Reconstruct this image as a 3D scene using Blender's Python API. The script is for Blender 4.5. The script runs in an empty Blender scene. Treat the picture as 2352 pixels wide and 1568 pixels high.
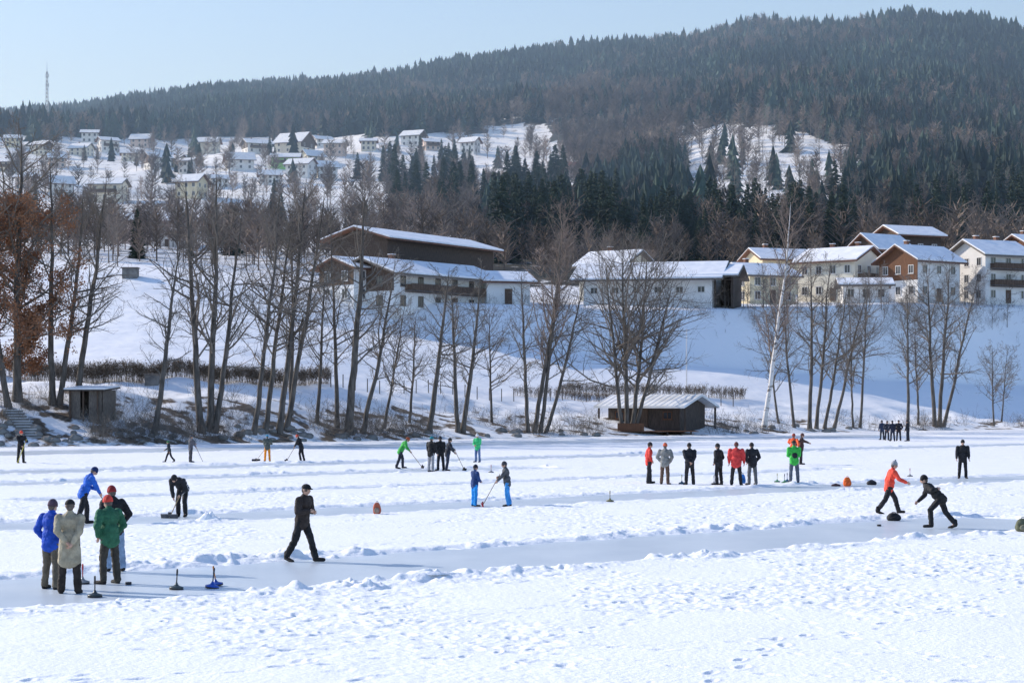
import bpy, math, random, time
import numpy as np
from mathutils import Vector
T0=time.time()
rng=np.random.default_rng(7); random.seed(7)
F=4573.; CH=3.6; CX=1176.; HY=916.
scene=bpy.context.scene; COL=scene.collection
R=math.radians
# ------------------------------------------------------------ helpers
def hash2(ix,iy,seed):
    n=(ix.astype(np.int64)*374761393+iy.astype(np.int64)*668265263+seed*1442695041)&0xffffffff
    n=((n^(n>>13))*1274126177)&0xffffffff
    n=n^(n>>16)
    return (n&0xffff)/65535.0
def vn(x,y,seed=0):
    x=np.asarray(x,float);y=np.asarray(y,float)
    ix=np.floor(x);iy=np.floor(y);fx=x-ix;fy=y-iy
    fx=fx*fx*(3-2*fx);fy=fy*fy*(3-2*fy)
    a=hash2(ix,iy,seed);b=hash2(ix+1,iy,seed);c=hash2(ix,iy+1,seed);d=hash2(ix+1,iy+1,seed)
    return (a*(1-fx)+b*fx)*(1-fy)+(c*(1-fx)+d*fx)*fy
def fbm(x,y,o=4,seed=0):
    s=0;a=1;t=0
    for i in range(o):
        s=s+a*vn(x*2**i+17*i,y*2**i-9*i,seed+i);t+=a;a*=.5
    return s/t
def sstep(a,b,x):
    t=np.clip((x-a)/(b-a),0,1);return t*t*(3-2*t)
class MB:
    def __init__(s): s.v=[];s.f=[];s.n=0
    def add(s,V,Fc,mi=0):
        V=np.asarray(V,float).reshape(-1,3);Fc=np.asarray(Fc,dtype=np.int64)
        s.v.append(V);s.f.append((Fc+s.n,mi));s.n+=len(V);return s
    def box(s,c,sz,mi=0,rz=0,rx=0):
        V,Fc=boxvf(c,sz,rz,rx);return s.add(V,Fc,mi)
    def mesh(s,name,mats,smooth=False):
        me=bpy.data.meshes.new(name)
        V=np.concatenate(s.v);me.vertices.add(len(V));me.vertices.foreach_set("co",V.astype(np.float32).ravel())
        li=np.concatenate([f.ravel() for f,_ in s.f]);tot=np.concatenate([np.full(len(f),f.shape[1]) for f,_ in s.f])
        mi=np.concatenate([np.full(len(f),m) for f,m in s.f])
        st=np.concatenate([[0],np.cumsum(tot)[:-1]])
        me.loops.add(len(li));me.loops.foreach_set("vertex_index",li.astype(np.int32))
        me.polygons.add(len(tot));me.polygons.foreach_set("loop_start",st.astype(np.int32))
        me.polygons.foreach_set("material_index",mi.astype(np.int32))
        me.polygons.foreach_set("use_smooth",np.full(len(tot),smooth))
        for m in mats: me.materials.append(m)
        me.update(calc_edges=True)
        return me
def boxvf(c,sz,rz=0,rx=0):
    c=np.array(c,float);h=np.array(sz,float)/2
    V=np.array([[x,y,z] for x in(-1,1) for y in(-1,1) for z in(-1,1)])*h
    if rx:
        cr,sr=math.cos(rx),math.sin(rx);V=np.stack([V[:,0],V[:,1]*cr-V[:,2]*sr,V[:,1]*sr+V[:,2]*cr],1)
    if rz:
        cr,sr=math.cos(rz),math.sin(rz);V=np.stack([V[:,0]*cr-V[:,1]*sr,V[:,0]*sr+V[:,1]*cr,V[:,2]],1)
    return V+c,np.array([[0,1,3,2],[4,6,7,5],[0,4,5,1],[2,3,7,6],[0,2,6,4],[1,5,7,3]])
def tubes(P,Rr,S=3,closed=True):
    P=np.asarray(P,float);Rr=np.asarray(Rr,float);N,K,_=P.shape
    d=P[:,-1]-P[:,0];d/=np.linalg.norm(d,axis=1,keepdims=True)+1e-9
    ref=np.where(np.abs(d[:,2:3])>.9,np.array([[1.,0,0]]),np.array([[0,0,1.]]))
    a=np.cross(d,ref);a/=np.linalg.norm(a,axis=1,keepdims=True)+1e-9;b=np.cross(d,a)
    an=np.arange(S)*2*math.pi/S
    ring=a[:,None,:]*np.cos(an)[None,:,None]+b[:,None,:]*np.sin(an)[None,:,None]
    V=P[:,:,None,:]+Rr[:,:,None,None]*ring[:,None,:,:]
    k=np.arange(K-1)[:,None]*S;s0=np.arange(S)[None,:];s1=(s0+1)%S
    q=np.stack([k+s0,k+s1,k+S+s1,k+S+s0],-1).reshape(-1,4)
    Fc=(q[None]+(np.arange(N)*K*S)[:,None,None]).reshape(-1,4)
    return V.reshape(-1,3),Fc
def OB(name,me,parent=None,loc=(0,0,0),rz=0,label=None,cat=None,group=None,kind=None,scale=None):
    o=bpy.data.objects.new(name,me);COL.objects.link(o)
    o.location=loc;o.rotation_euler=(0,0,rz)
    if scale is not None:o.scale=scale
    if parent:o.parent=parent
    if label:o["label"]=label
    if cat:o["category"]=cat
    if group:o["group"]=group
    if kind:o["kind"]=kind
    return o
# ------------------------------------------------------------ materials
def mat(name,c1,c2=None,scale=3.,rough=.8,bump=0.,bscale=None,spec=.3,metal=0,stretch=None,coord='Object',attr=None,thr=None):
    m=bpy.data.materials.new(name);m.use_nodes=True;nt=m.node_tree;N=nt.nodes;L=nt.links
    b=N["Principled BSDF"];b.inputs["Roughness"].default_value=rough;b.inputs["Metallic"].default_value=metal
    b.inputs["Specular IOR Level"].default_value=spec
    c2=c2 or tuple(v*.75 for v in c1)
    tc=N.new("ShaderNodeTexCoord");mp=N.new("ShaderNodeMapping");L.new(tc.outputs[coord],mp.inputs[0])
    if stretch:mp.inputs["Scale"].default_value=stretch
    no=N.new("ShaderNodeTexNoise");no.inputs["Scale"].default_value=scale;no.inputs["Detail"].default_value=5
    L.new(mp.outputs[0],no.inputs["Vector"])
    cr=N.new("ShaderNodeValToRGB");e=cr.color_ramp.elements
    e[0].position,e[1].position=thr or (.35,.65)
    e[0].color=(*c2,1);e[1].color=(*c1,1);L.new(no.outputs[0],cr.inputs[0])
    out=cr.outputs[0]
    if attr:
        at=N.new("ShaderNodeAttribute");at.attribute_name=attr
        mx=N.new("ShaderNodeMix");mx.data_type='RGBA';mx.blend_type='MULTIPLY';mx.inputs[0].default_value=1
        L.new(out,mx.inputs[6]);L.new(at.outputs[0],mx.inputs[7]);out=mx.outputs[2]
    L.new(out,b.inputs["Base Color"])
    if bump:
        n2=N.new("ShaderNodeTexNoise");n2.inputs["Scale"].default_value=bscale or scale*4;n2.inputs["Detail"].default_value=6
        L.new(mp.outputs[0],n2.inputs["Vector"]);bp=N.new("ShaderNodeBump");bp.inputs["Strength"].default_value=bump;bp.inputs["Distance"].default_value=.05
        L.new(n2.outputs[0],bp.inputs["Height"]);L.new(bp.outputs[0],b.inputs["Normal"])
    return m
M={}
M['snow']=mat('snow',(.975,.972,.97),(.94,.942,.95),.6,.65,.45,11,spec=.2)
M['ice']=mat('ice',(.70,.75,.79),(.56,.62,.68),.5,.34,.12,3,spec=.5,thr=(.3,.7),stretch=(1,.6,1))
M['roofsnow']=mat('roof_snow',(.96,.965,.98),(.80,.83,.88),.8,.7,.4,3,spec=.2)
M['wallwhite']=mat('white_plaster',(.86,.85,.82),(.74,.73,.70),.5,.85,.1,8)
M['wallcream']=mat('cream_plaster',(.84,.78,.64),(.74,.68,.55),.5,.85,.1,8)
M['wallyellow']=mat('yellow_plaster',(.78,.68,.47),(.70,.61,.42),.5,.85,.1,8)
M['wallpink']=mat('pink_plaster',(.72,.58,.50),(.66,.53,.46),.5,.85)
M['wallgreen']=mat('green_plaster',(.40,.72,.25),(.36,.66,.22),.5,.85)
M['wood']=mat('brown_timber',(.15,.10,.07),(.085,.058,.043),2,.8,.3,8,stretch=(6,6,1))
M['woodred']=mat('reddish_timber',(.19,.09,.05),(.12,.06,.035),2,.8,.3,8,stretch=(6,6,1))
M['wooddark']=mat('dark_timber',(.10,.078,.064),(.055,.043,.036),2,.8,.3,8,stretch=(6,6,1))
M['woodgrey']=mat('weathered_timber',(.22,.19,.16),(.12,.10,.085),2,.85,.3,8,stretch=(6,6,1))
M['rooftile']=mat('roof_tile',(.20,.10,.07),(.12,.07,.05),1.5,.8,.3,8)
M['rooftiler']=mat('red_roof_tile',(.32,.09,.06),(.24,.07,.05),1.5,.8,.3,8)
M['glass']=mat('window_glass',(.03,.035,.045),(.05,.055,.06),1,.12,spec=.6)
M['frame']=mat('white_frame',(.75,.74,.72),(.65,.64,.62),2,.6)
M['stone']=mat('stone',(.27,.26,.24),(.13,.125,.12),1.2,.9,.6,5)
M['barkd']=mat('alder_bark',(.165,.145,.125),(.08,.07,.06),1.5,.9,.5,8,stretch=(3,3,.7))
M['twig']=mat('twig_bark',(.245,.21,.175),(.15,.127,.105),.5,.9)
M['birch']=mat('birch_bark',(.76,.73,.69),(.20,.17,.15),1.3,.8,.3,6,stretch=(1,1,2.5),thr=(.36,.45))
M['birchtwig']=mat('birch_twig',(.32,.245,.20),(.21,.165,.135),.5,.9)
M['oakleaf']=mat('withered_oak_leaf',(.38,.18,.09),(.24,.115,.062),1.2,.8)
M['hedge']=mat('withered_hedge',(.25,.20,.15),(.15,.115,.085),1.2,.9)
M['conifer']=mat('spruce_needles',(.045,.072,.048),(.024,.039,.030),.25,.85)
M['coniferfar']=mat('spruce_forest',(.048,.080,.062),(.024,.043,.038),.03,.9,coord='Object',attr='tint')
M['broadfar']=mat('bare_forest',(.245,.195,.16),(.17,.135,.115),.03,.9,attr='tint')
M['skin']=mat('skin',(.60,.37,.27),(.52,.31,.22),8,.55)
M['hair']=mat('grey_hair',(.16,.13,.11),(.09,.07,.06),20,.7)
M['eye']=mat('eye',(.02,.015,.012),(.03,.02,.02),5,.2)
M['lip']=mat('lip',(.33,.12,.10),(.3,.11,.09),5,.5)
_cl={}
def cloth(c,name='cloth'):
    k=tuple(c)
    if k not in _cl:_cl[k]=mat(name+'_fabric',tuple(v*1.15+.006 for v in c),tuple(v*.68+.001 for v in c),7,.8,.9,9)
    return _cl[k]
# ------------------------------------------------------------ terrain
cols0=np.array([-600,0,300,700,850,1200,1450,1700,2100,2352,2950.])
tab=[[145,(158,895),(170,872),(238,660),(250,632),(300,625),(500,565),(850,400),(1000,350),(2000,335)],
[151,(163,895),(176,872),(244,655),(254,622),(300,618),(500,565),(820,400),(1000,322),(1900,296)],
[154,(166,900),(178,872),(246,660),(255,624),(300,618),(480,565),(800,410),(980,322),(1800,247)],
[167,(178,935),(188,885),(239,742),(248,662),(300,650),(450,585),(780,410),(950,325),(1650,196)],
[172,(185,940),(196,895),(240,765),(249,692),(300,675),(430,590),(750,415),(900,330),(1600,190)],
[188,(200,955),(210,908),(246,800),(254,705),(310,690),(420,600),(680,450),(850,345),(1500,150)],
[193,(205,960),(216,920),(250,825),(258,708),(320,690),(420,600),(650,450),(800,340),(1450,112)],
[200,(211,965),(224,925),(256,845),(264,715),(320,690),(400,600),(600,460),(720,360),(1350,78)],
[222,(232,970),(245,945),(272,880),(282,696),(330,668),(400,600),(560,470),(700,360),(1250,72)],
[238,(248,972),(262,950),(288,885),(302,708),(345,666),(410,600),(560,470),(700,360),(1200,98)],
[255,(265,975),(280,955),(305,905),(325,770),(370,700),(430,620),(600,480),(750,390),(1200,160)]]
DS=[];ZS=[]
for t in tab:
    d=[5,t[0]-5,t[0]];z=[-1.2,-1.0,.03]
    for (dd,py) in t[1:]: d.append(dd);z.append(CH+(HY-py)*dd/F)
    d.append(d[-1]+500);z.append(z[-1]-90)
    DS.append(d);ZS.append(z)
DS=np.array(DS).T;ZS=np.array(ZS).T
cols=np.arange(-600,2951,25.);ker=np.exp(-.5*(np.arange(-10,11)*25/80.)**2);ker/=ker.sum()
def sm_(row):
    v=np.interp(cols,cols0,row);return np.convolve(np.pad(v,10,'edge'),ker,'valid')
DS=np.array([sm_(r) for r in DS]);ZS=np.array([sm_(r) for r in ZS])
def terr(x,y):
    x=np.asarray(x,float);y=np.asarray(y,float);px=CX+F*x/np.maximum(y,1)
    D=[np.interp(px,cols,DS[s]) for s in range(len(DS))];Z=[np.interp(px,cols,ZS[s]) for s in range(len(DS))]
    z=Z[0]+0*x
    for s in range(len(D)-1):
        t=(y-D[s])/(D[s+1]-D[s]);z=np.where((t>=0)&(t<1),Z[s]+(Z[s+1]-Z[s])*t,z)
    z=np.where(y>=D[-1],Z[-1],z)
    sb=y-D[2]
    z=z+sstep(0,6,sb)*(fbm(x/5,y/5,3,3)-.5)*1.3*(1-.75*sstep(D[4]-D[2],D[4]-D[2]+5,sb))
    z=z+sstep(5,60,sb)*(fbm(x/30,y/30,2,5)-.5)*1.4
    z=z+sstep(200,500,sb)*(fbm(x/120,y/120,3,8)-.5)*22
    return z
def zt(x,y): return float(terr(np.array([x]),np.array([y]))[0])
def bankd(px): return float(np.interp(px,cols,DS[2]))
def hit(px,py,dmin=150,dmax=2000):
    d=np.arange(dmin,dmax,1.);x=(px-CX)/F*d;z=terr(x,d);p=HY-(z-CH)*F/d
    i=np.argmax(p<=py)
    if p[i]>py:i=len(d)-1
    return float(x[i]),float(d[i]),float(z[i])
def ice(px,py):
    d=CH*F/(py-HY);return (px-CX)/F*d,d
def grid_mesh(X,Y,Z,name,mats,attr=None):
    n,m=X.shape;V=np.stack([X,Y,Z],-1).reshape(-1,3)
    i=np.arange(n-1)[:,None]*m+np.arange(m-1)[None,:]
    Fc=np.stack([i,i+1,i+m+1,i+m],-1).reshape(-1,4)
    mb=MB();mb.add(V,Fc);me=mb.mesh(name,mats,True)
    if attr is not None:
        for nm,a in attr.items():
            at=me.attributes.new(nm,'FLOAT','POINT');at.data.foreach_set("value",a.astype(np.float32).ravel())
    return me
def inpoly(px,py,poly):
    px=np.asarray(px,float);py=np.asarray(py,float);r=np.zeros(px.shape,bool);n=len(poly);j=n-1
    for i in range(n):
        xi,yi=poly[i];xj,yj=poly[j]
        r^=((yi>py)!=(yj>py))&(px<(xj-xi)*(py-yi)/(yj-yi+1e-9)+xi);j=i
    return r
VILL=[(-700,335),(0,318),(300,316),(560,318),(800,308),(1110,300),(1180,350),(1100,440),(980,520),(860,560),(-700,560)]
CLA=[(1100,282),(1240,276),(1280,310),(1300,400),(1360,500),(1100,500)]
CLB=[(1550,300),(1800,286),(1970,350),(1980,430),(1900,505),(1690,530),(1550,520),(1560,400)]
def regions(x,y,z):
    px=CX+F*x/y;py=HY-(z-CH)*F/y
    w=fbm(x/25,y/25,3,21)-.5
    px2=px+w*130;py2=py+w*42
    v=inpoly(px2,py2,VILL);a=inpoly(px2,py2,CLA);b=inpoly(px2,py2,CLB)
    return px,py,px2,py2,v,a,b
rows=np.concatenate([np.linspace(-40,140,10),np.arange(142,345,.55),np.geomspace(345,2500,330)])
us=np.linspace(-.48,.5,760)
X=np.zeros((len(rows),len(us)));Y=X.copy()
for i,r in enumerate(rows):
    X[i]=us*max(r,140);Y[i]=r
Z=terr(X,np.maximum(Y,6))
px,py,px2,py2,v_,a_,b_=regions(X,np.maximum(Y,6),Z)
Db=np.interp(px,cols,DS[2]);D3=np.interp(px,cols,DS[3])
bank=(sstep(-4,1,Y-Db)*(1-sstep(-4,4,Y-D3)))
bank*=1.10-.45*sstep(900,1500,px)
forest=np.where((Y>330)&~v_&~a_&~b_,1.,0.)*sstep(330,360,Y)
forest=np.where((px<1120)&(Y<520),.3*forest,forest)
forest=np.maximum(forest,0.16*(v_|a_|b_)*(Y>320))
def ground_mat():
    m=bpy.data.materials.new('snowy_ground');m.use_nodes=True;nt=m.node_tree;N=nt.nodes;L=nt.links;b=N["Principled BSDF"]
    b.inputs["Roughness"].default_value=.75;b.inputs["Specular IOR Level"].default_value=.2
    tc=N.new("ShaderNodeTexCoord")
    def noise(s,d=6):
        n=N.new("ShaderNodeTexNoise");n.inputs["Scale"].default_value=s;n.inputs["Detail"].default_value=d;L.new(tc.outputs['Object'],n.inputs['Vector']);return n
    def at(nm):
        a=N.new("ShaderNodeAttribute");a.attribute_name=nm;return a.outputs['Fac']
    def math_(op,a,bb):
        n=N.new("ShaderNodeMath");n.operation=op
        for i,q in enumerate((a,bb)):
            if isinstance(q,(int,float)):n.inputs[i].default_value=q
            else:L.new(q,n.inputs[i])
        return n.outputs[0]
    def ramp(fac,p0,p1,c0,c1):
        r=N.new("ShaderNodeValToRGB");e=r.color_ramp.elements;e[0].position=p0;e[1].position=p1;e[0].color=(*c0,1);e[1].color=(*c1,1);L.new(fac,r.inputs[0]);return r.outputs[0]
    def mix(f,a,bb):
        n=N.new("ShaderNodeMix");n.data_type='RGBA';L.new(f,n.inputs[0]);L.new(a,n.inputs[6]);L.new(bb,n.inputs[7]);return n.outputs[2]
    sn=ramp(noise(.15).outputs[0],.3,.7,(.94,.945,.955),(.985,.98,.975))
    earth=ramp(noise(2.5).outputs[0],.35,.65,(.09,.07,.052),(.26,.20,.145))
    n1=noise(.55,8).outputs[0]
    fb=ramp(math_('ADD',n1,math_('MULTIPLY',at('bank'),.105)),.60,.67,(0,0,0),(1,1,1))
    fb2=math_('MULTIPLY',fb,math_('MINIMUM',math_('MULTIPLY',at('bank'),4.),1.))
    c=mix(fb2,sn,earth)
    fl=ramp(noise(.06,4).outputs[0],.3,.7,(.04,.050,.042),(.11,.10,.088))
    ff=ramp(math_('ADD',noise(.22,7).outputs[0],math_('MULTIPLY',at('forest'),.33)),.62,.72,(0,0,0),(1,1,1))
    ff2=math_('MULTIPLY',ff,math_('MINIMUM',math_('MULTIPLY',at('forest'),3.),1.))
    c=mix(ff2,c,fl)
    L.new(c,b.inputs['Base Color'])
    bp=N.new("ShaderNodeBump");bp.inputs['Strength'].default_value=.35;bp.inputs['Distance'].default_value=.22;L.new(noise(.9,8).outputs[0],bp.inputs['Height']);L.new(bp.outputs[0],b.inputs['Normal'])
    return m
M['ground']=ground_mat()
OB('ground',grid_mesh(X,Y,Z,'ground',[M['ground']],{'bank':bank,'forest':forest}),kind='structure',label='snow covered meadow, bank and wooded hill')
print('terrain',time.time()-T0)
# ------------------------------------------------------------ lake
TX,TY=.732,.681
LANES=[(0.6,2.45,-60,28.5,.75),(17.8,1.8,6,60,.5),(30.5,.6,14,60,.35),(43,1.6,-10,50,.5),(55,2.2,-20,120,.5),(86,5,-20,140,.3),(106,7,-40,140,.25)]
def snow_h(x,y):
    x=np.asarray(x,float);y=np.asarray(y,float)
    a=(x+6.5)*TX+(y-38.4)*TY;s=-(x+6.5)*TY+(y-38.4)*TX
    tr=sstep(.40,.62,fbm(x/4,y/6,3,40))*1.1+.15
    smooth=sstep(34,27,y-x*.35)
    tr=tr*(1-.65*smooth)
    h=.05+.045*(fbm(x/2.2,y/1.9,3,11)-.5)+(.046*(fbm(x/.33+.4*y,y/.42,4,12)-.5)+.018*(vn(x/.09,y/.10,13)-.5))*tr
    for (c,hw,a0,a1,am) in LANES:
        wob=(fbm(a/4,s*0+c,3,50)-.5)*.8+(fbm(x/.4,y/.4,2,51)-.5)*.45
        q=np.abs(s-c)+wob
        end=np.maximum(np.maximum(a0-a,a-a1),0)
        q=np.sqrt(q**2+(end*1.5)**2)
        m=sstep(hw-.1,hw+.7,q)
        cl=sstep(.35,.75,fbm(x/.45,y/.45,3,52))
        big=sstep(.50,.72,fbm(a/3.1+.37*s,s/2+.2*a,2,53))
        ridge=am*np.exp(-((q-hw-.7)/.5)**2)*(.035+.06*cl+.22*big*fbm(x/.2,y/.2,3,54)*cl)
        h=h*m-.05*(1-m)+ridge
    return h
def zs(x,y): return max(0.004,float(snow_h(np.array([x]),np.array([y]))[0]))
ys=np.concatenate([np.geomspace(18,150,1250),np.linspace(150.3,262,150)]);us=np.linspace(-.34,.34,1050)
X=us[None,:]*np.maximum(ys[:,None],20);Y=np.repeat(ys[:,None],len(us),1)
Z=snow_h(X,Y)
def footprint(fx,fy,ang,dep,sz=1.):
    i0,i1=np.searchsorted(ys,[fy-.36,fy+.36])
    if i1-i0<2 or fy<19:return
    sc=max(fy,20);j0,j1=np.searchsorted(us,[(fx-.36)/sc,(fx+.36)/sc])
    if j1-j0<2:return
    dx=X[i0:i1,j0:j1]-fx;dy=Y[i0:i1,j0:j1]-fy;c,s=math.cos(ang),math.sin(ang)
    u=(dx*c+dy*s)/(.14*sz);v=(-dx*s+dy*c)/(.06*sz);r2=u*u+v*v
    Z[i0:i1,j0:j1]+=np.where(Z[i0:i1,j0:j1]>.015,-dep*np.exp(-r2**1.5)+.3*dep*np.exp(-((np.sqrt(r2)-1.5)/.45)**2),0)
for k in range(120):
    fy=random.uniform(20,75);fx=random.uniform(-.3,.3)*fy;ang=random.choice([R(43),R(43),random.uniform(0,6.28)])+random.gauss(0,.3);dp=random.uniform(.008,.034)
    for i in range(random.randint(10,45)):
        ang+=random.gauss(0,.06);fx+=.66*math.cos(ang);fy+=.66*math.sin(ang);sd_=(-1)**i*.11
        footprint(fx-math.sin(ang)*sd_,fy+math.cos(ang)*sd_,ang+random.gauss(0,.15),dp*random.uniform(.5,1.4),random.uniform(.8,1.3))
for k in range(2400):
    fy=random.triangular(20,80,36);fx=random.uniform(-.3,.3)*fy
    if fbm(np.array([fx/4]),np.array([fy/6]),3,40)[0]<.50:continue
    footprint(fx,fy,random.uniform(0,6.28),random.uniform(.006,.034),random.uniform(.6,1.6))
OB('snow_sheet',grid_mesh(X,Y,Z,'snow_sheet',[M['snow']]),kind='structure',label='trampled snow cover on the frozen lake')
V=np.array([[-300,-60,0],[300,-60,0],[300,262,0],[-300,262,0]]);mb=MB();mb.add(V,[[0,1,2,3]])
OB('lake_ice',mb.mesh('lake_ice',[M['ice']]),kind='structure',label='swept grey ice of the frozen lake')
print('lake',time.time()-T0)
def snow_heap(px,py,w,h):
    x,y=ice(px,py);n=32;th=np.linspace(0,2*math.pi,n,endpoint=False);rr=np.linspace(1,0.02,16)
    Rr,Th=np.meshgrid(rr,th,indexing='ij');xx=Rr*np.cos(Th);yy=Rr*np.sin(Th)*.7
    zz=h*(1-Rr**2)*(.3+1.3*fbm(xx*5+px,yy*5,3,9))-.03
    V=np.stack([xx*w/2,yy*w/2,zz],-1).reshape(-1,3)
    i=np.arange(15)[:,None]*n;j=np.arange(n)[None];k=(j+1)%n
    mb=MB();mb.add(V,np.stack([i+j,i+k,i+n+k,i+n+j],-1).reshape(-1,4))
    OB('snow_heap',mb.mesh('snow_heap',[M['snow']],True),loc=(x,y,zs(x,y)-.02),label='small heap of shovelled snow on the ice',cat='snow heap',group='snow heaps beside the lanes')
for q in [(480,1194,.9,.26),(560,1196,1.2,.08),(850,1355,.9,.14),(985,1335,.8,.09),(1620,1282,.9,.12),(430,1290,1.2,.10),(1080,1318,.6,.10)]: snow_heap(*q)
# ------------------------------------------------------------ people
def n3(v):
    v=np.array(v,float);return v/(np.linalg.norm(v)+1e-9)
def rc(p0,p1,r0,r1,seg=10):
    p0=np.array(p0,float);p1=np.array(p1,float);d=n3(p1-p0);ref=np.array([1.,0,0]) if abs(d[0])<.8 else np.array([0,1.,0])
    a=n3(np.cross(d,ref));b=np.cross(d,a);prof=[]
    for t in (-85,-50,-20,0):prof.append((p0+d*r0*math.sin(R(t)),r0*math.cos(R(t))))
    for t in (0,20,50,85):prof.append((p1+d*r1*math.sin(R(t)),r1*math.cos(R(t))))
    an=np.arange(seg)*2*math.pi/seg
    V=np.concatenate([[c+r*(a*math.cos(t)+b*math.sin(t)) for t in an] for c,r in prof])
    K=len(prof);k=np.arange(K-1)[:,None]*seg;s0=np.arange(seg)[None];s1=(s0+1)%seg
    Fq=np.stack([k+s0,k+s1,k+seg+s1,k+seg+s0],-1).reshape(-1,4)
    V=np.concatenate([V,[prof[0][0]],[prof[-1][0]]]);n=K*seg
    t1=np.array([[n,(i+1)%seg,i] for i in range(seg)]);t2=np.array([[n+1,(K-1)*seg+i,(K-1)*seg+(i+1)%seg] for i in range(seg)])
    return V,Fq,np.concatenate([t1,t2])
def ell(c,r,rx=0,seg=12,lat=8,top=None):
    ph=np.linspace(-math.pi/2+.05,math.pi/2-.05,lat) if top is None else np.linspace(top,math.pi/2-.05,lat)
    an=np.arange(seg)*2*math.pi/seg
    V=np.array([[math.cos(p)*math.cos(t)*r[0],math.cos(p)*math.sin(t)*r[1],math.sin(p)*r[2]] for p in ph for t in an])
    V=np.concatenate([V,[[0,0,math.sin(ph[0])*r[2]*1.0]],[[0,0,r[2]]]])
    cr,sr=math.cos(-rx),math.sin(-rx)
    V=np.stack([V[:,0],V[:,1]*cr-V[:,2]*sr,V[:,1]*sr+V[:,2]*cr],1)+np.array(c)
    K=lat;k=np.arange(K-1)[:,None]*seg;s0=np.arange(seg)[None];s1=(s0+1)%seg
    Fq=np.stack([k+s0,k+s1,k+seg+s1,k+seg+s0],-1).reshape(-1,4);n=K*seg
    t1=np.array([[n,(i+1)%seg,i] for i in range(seg)]);t2=np.array([[n+1,(K-1)*seg+i,(K-1)*seg+(i+1)%seg] for i in range(seg)])
    return V,Fq,np.concatenate([t1,t2])
def addp(mb,piece,mi=0):
    V,q,t=piece;V=np.asarray(V);off=mb.n
    mb.v.append(V);mb.f.append((q+off,mi));mb.f.append((t+off,mi));mb.n+=len(V)
def ik(S,T,a,b,hint):
    S=np.array(S,float);T=np.array(T,float);d=np.linalg.norm(T-S)
    if d>(a+b)*.995:
        T=S+(T-S)/d*(a+b)*.995;d=(a+b)*.995
    x=(a*a-b*b+d*d)/(2*d);h=math.sqrt(max(a*a-x*x,0));u=(T-S)/d
    w=np.array(hint,float);w=w-u*np.dot(w,u);w=n3(w)
    return S+u*x+w*h,T
REM=[]
def remesh_job(mb,name,m,vox,post=None,sm=3,wr=0):
    me=mb.mesh(name,[m],True);o=bpy.data.objects.new('tmp',me);COL.objects.link(o)
    r=o.modifiers.new('r','REMESH');r.mode='VOXEL';r.voxel_size=vox;r.use_smooth_shade=True
    s=o.modifiers.new('s','SMOOTH');s.factor=.5;s.iterations=sm
    REM.append([o,name,m,post,wr]);return len(REM)-1
PEOPLE=[]
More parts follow.
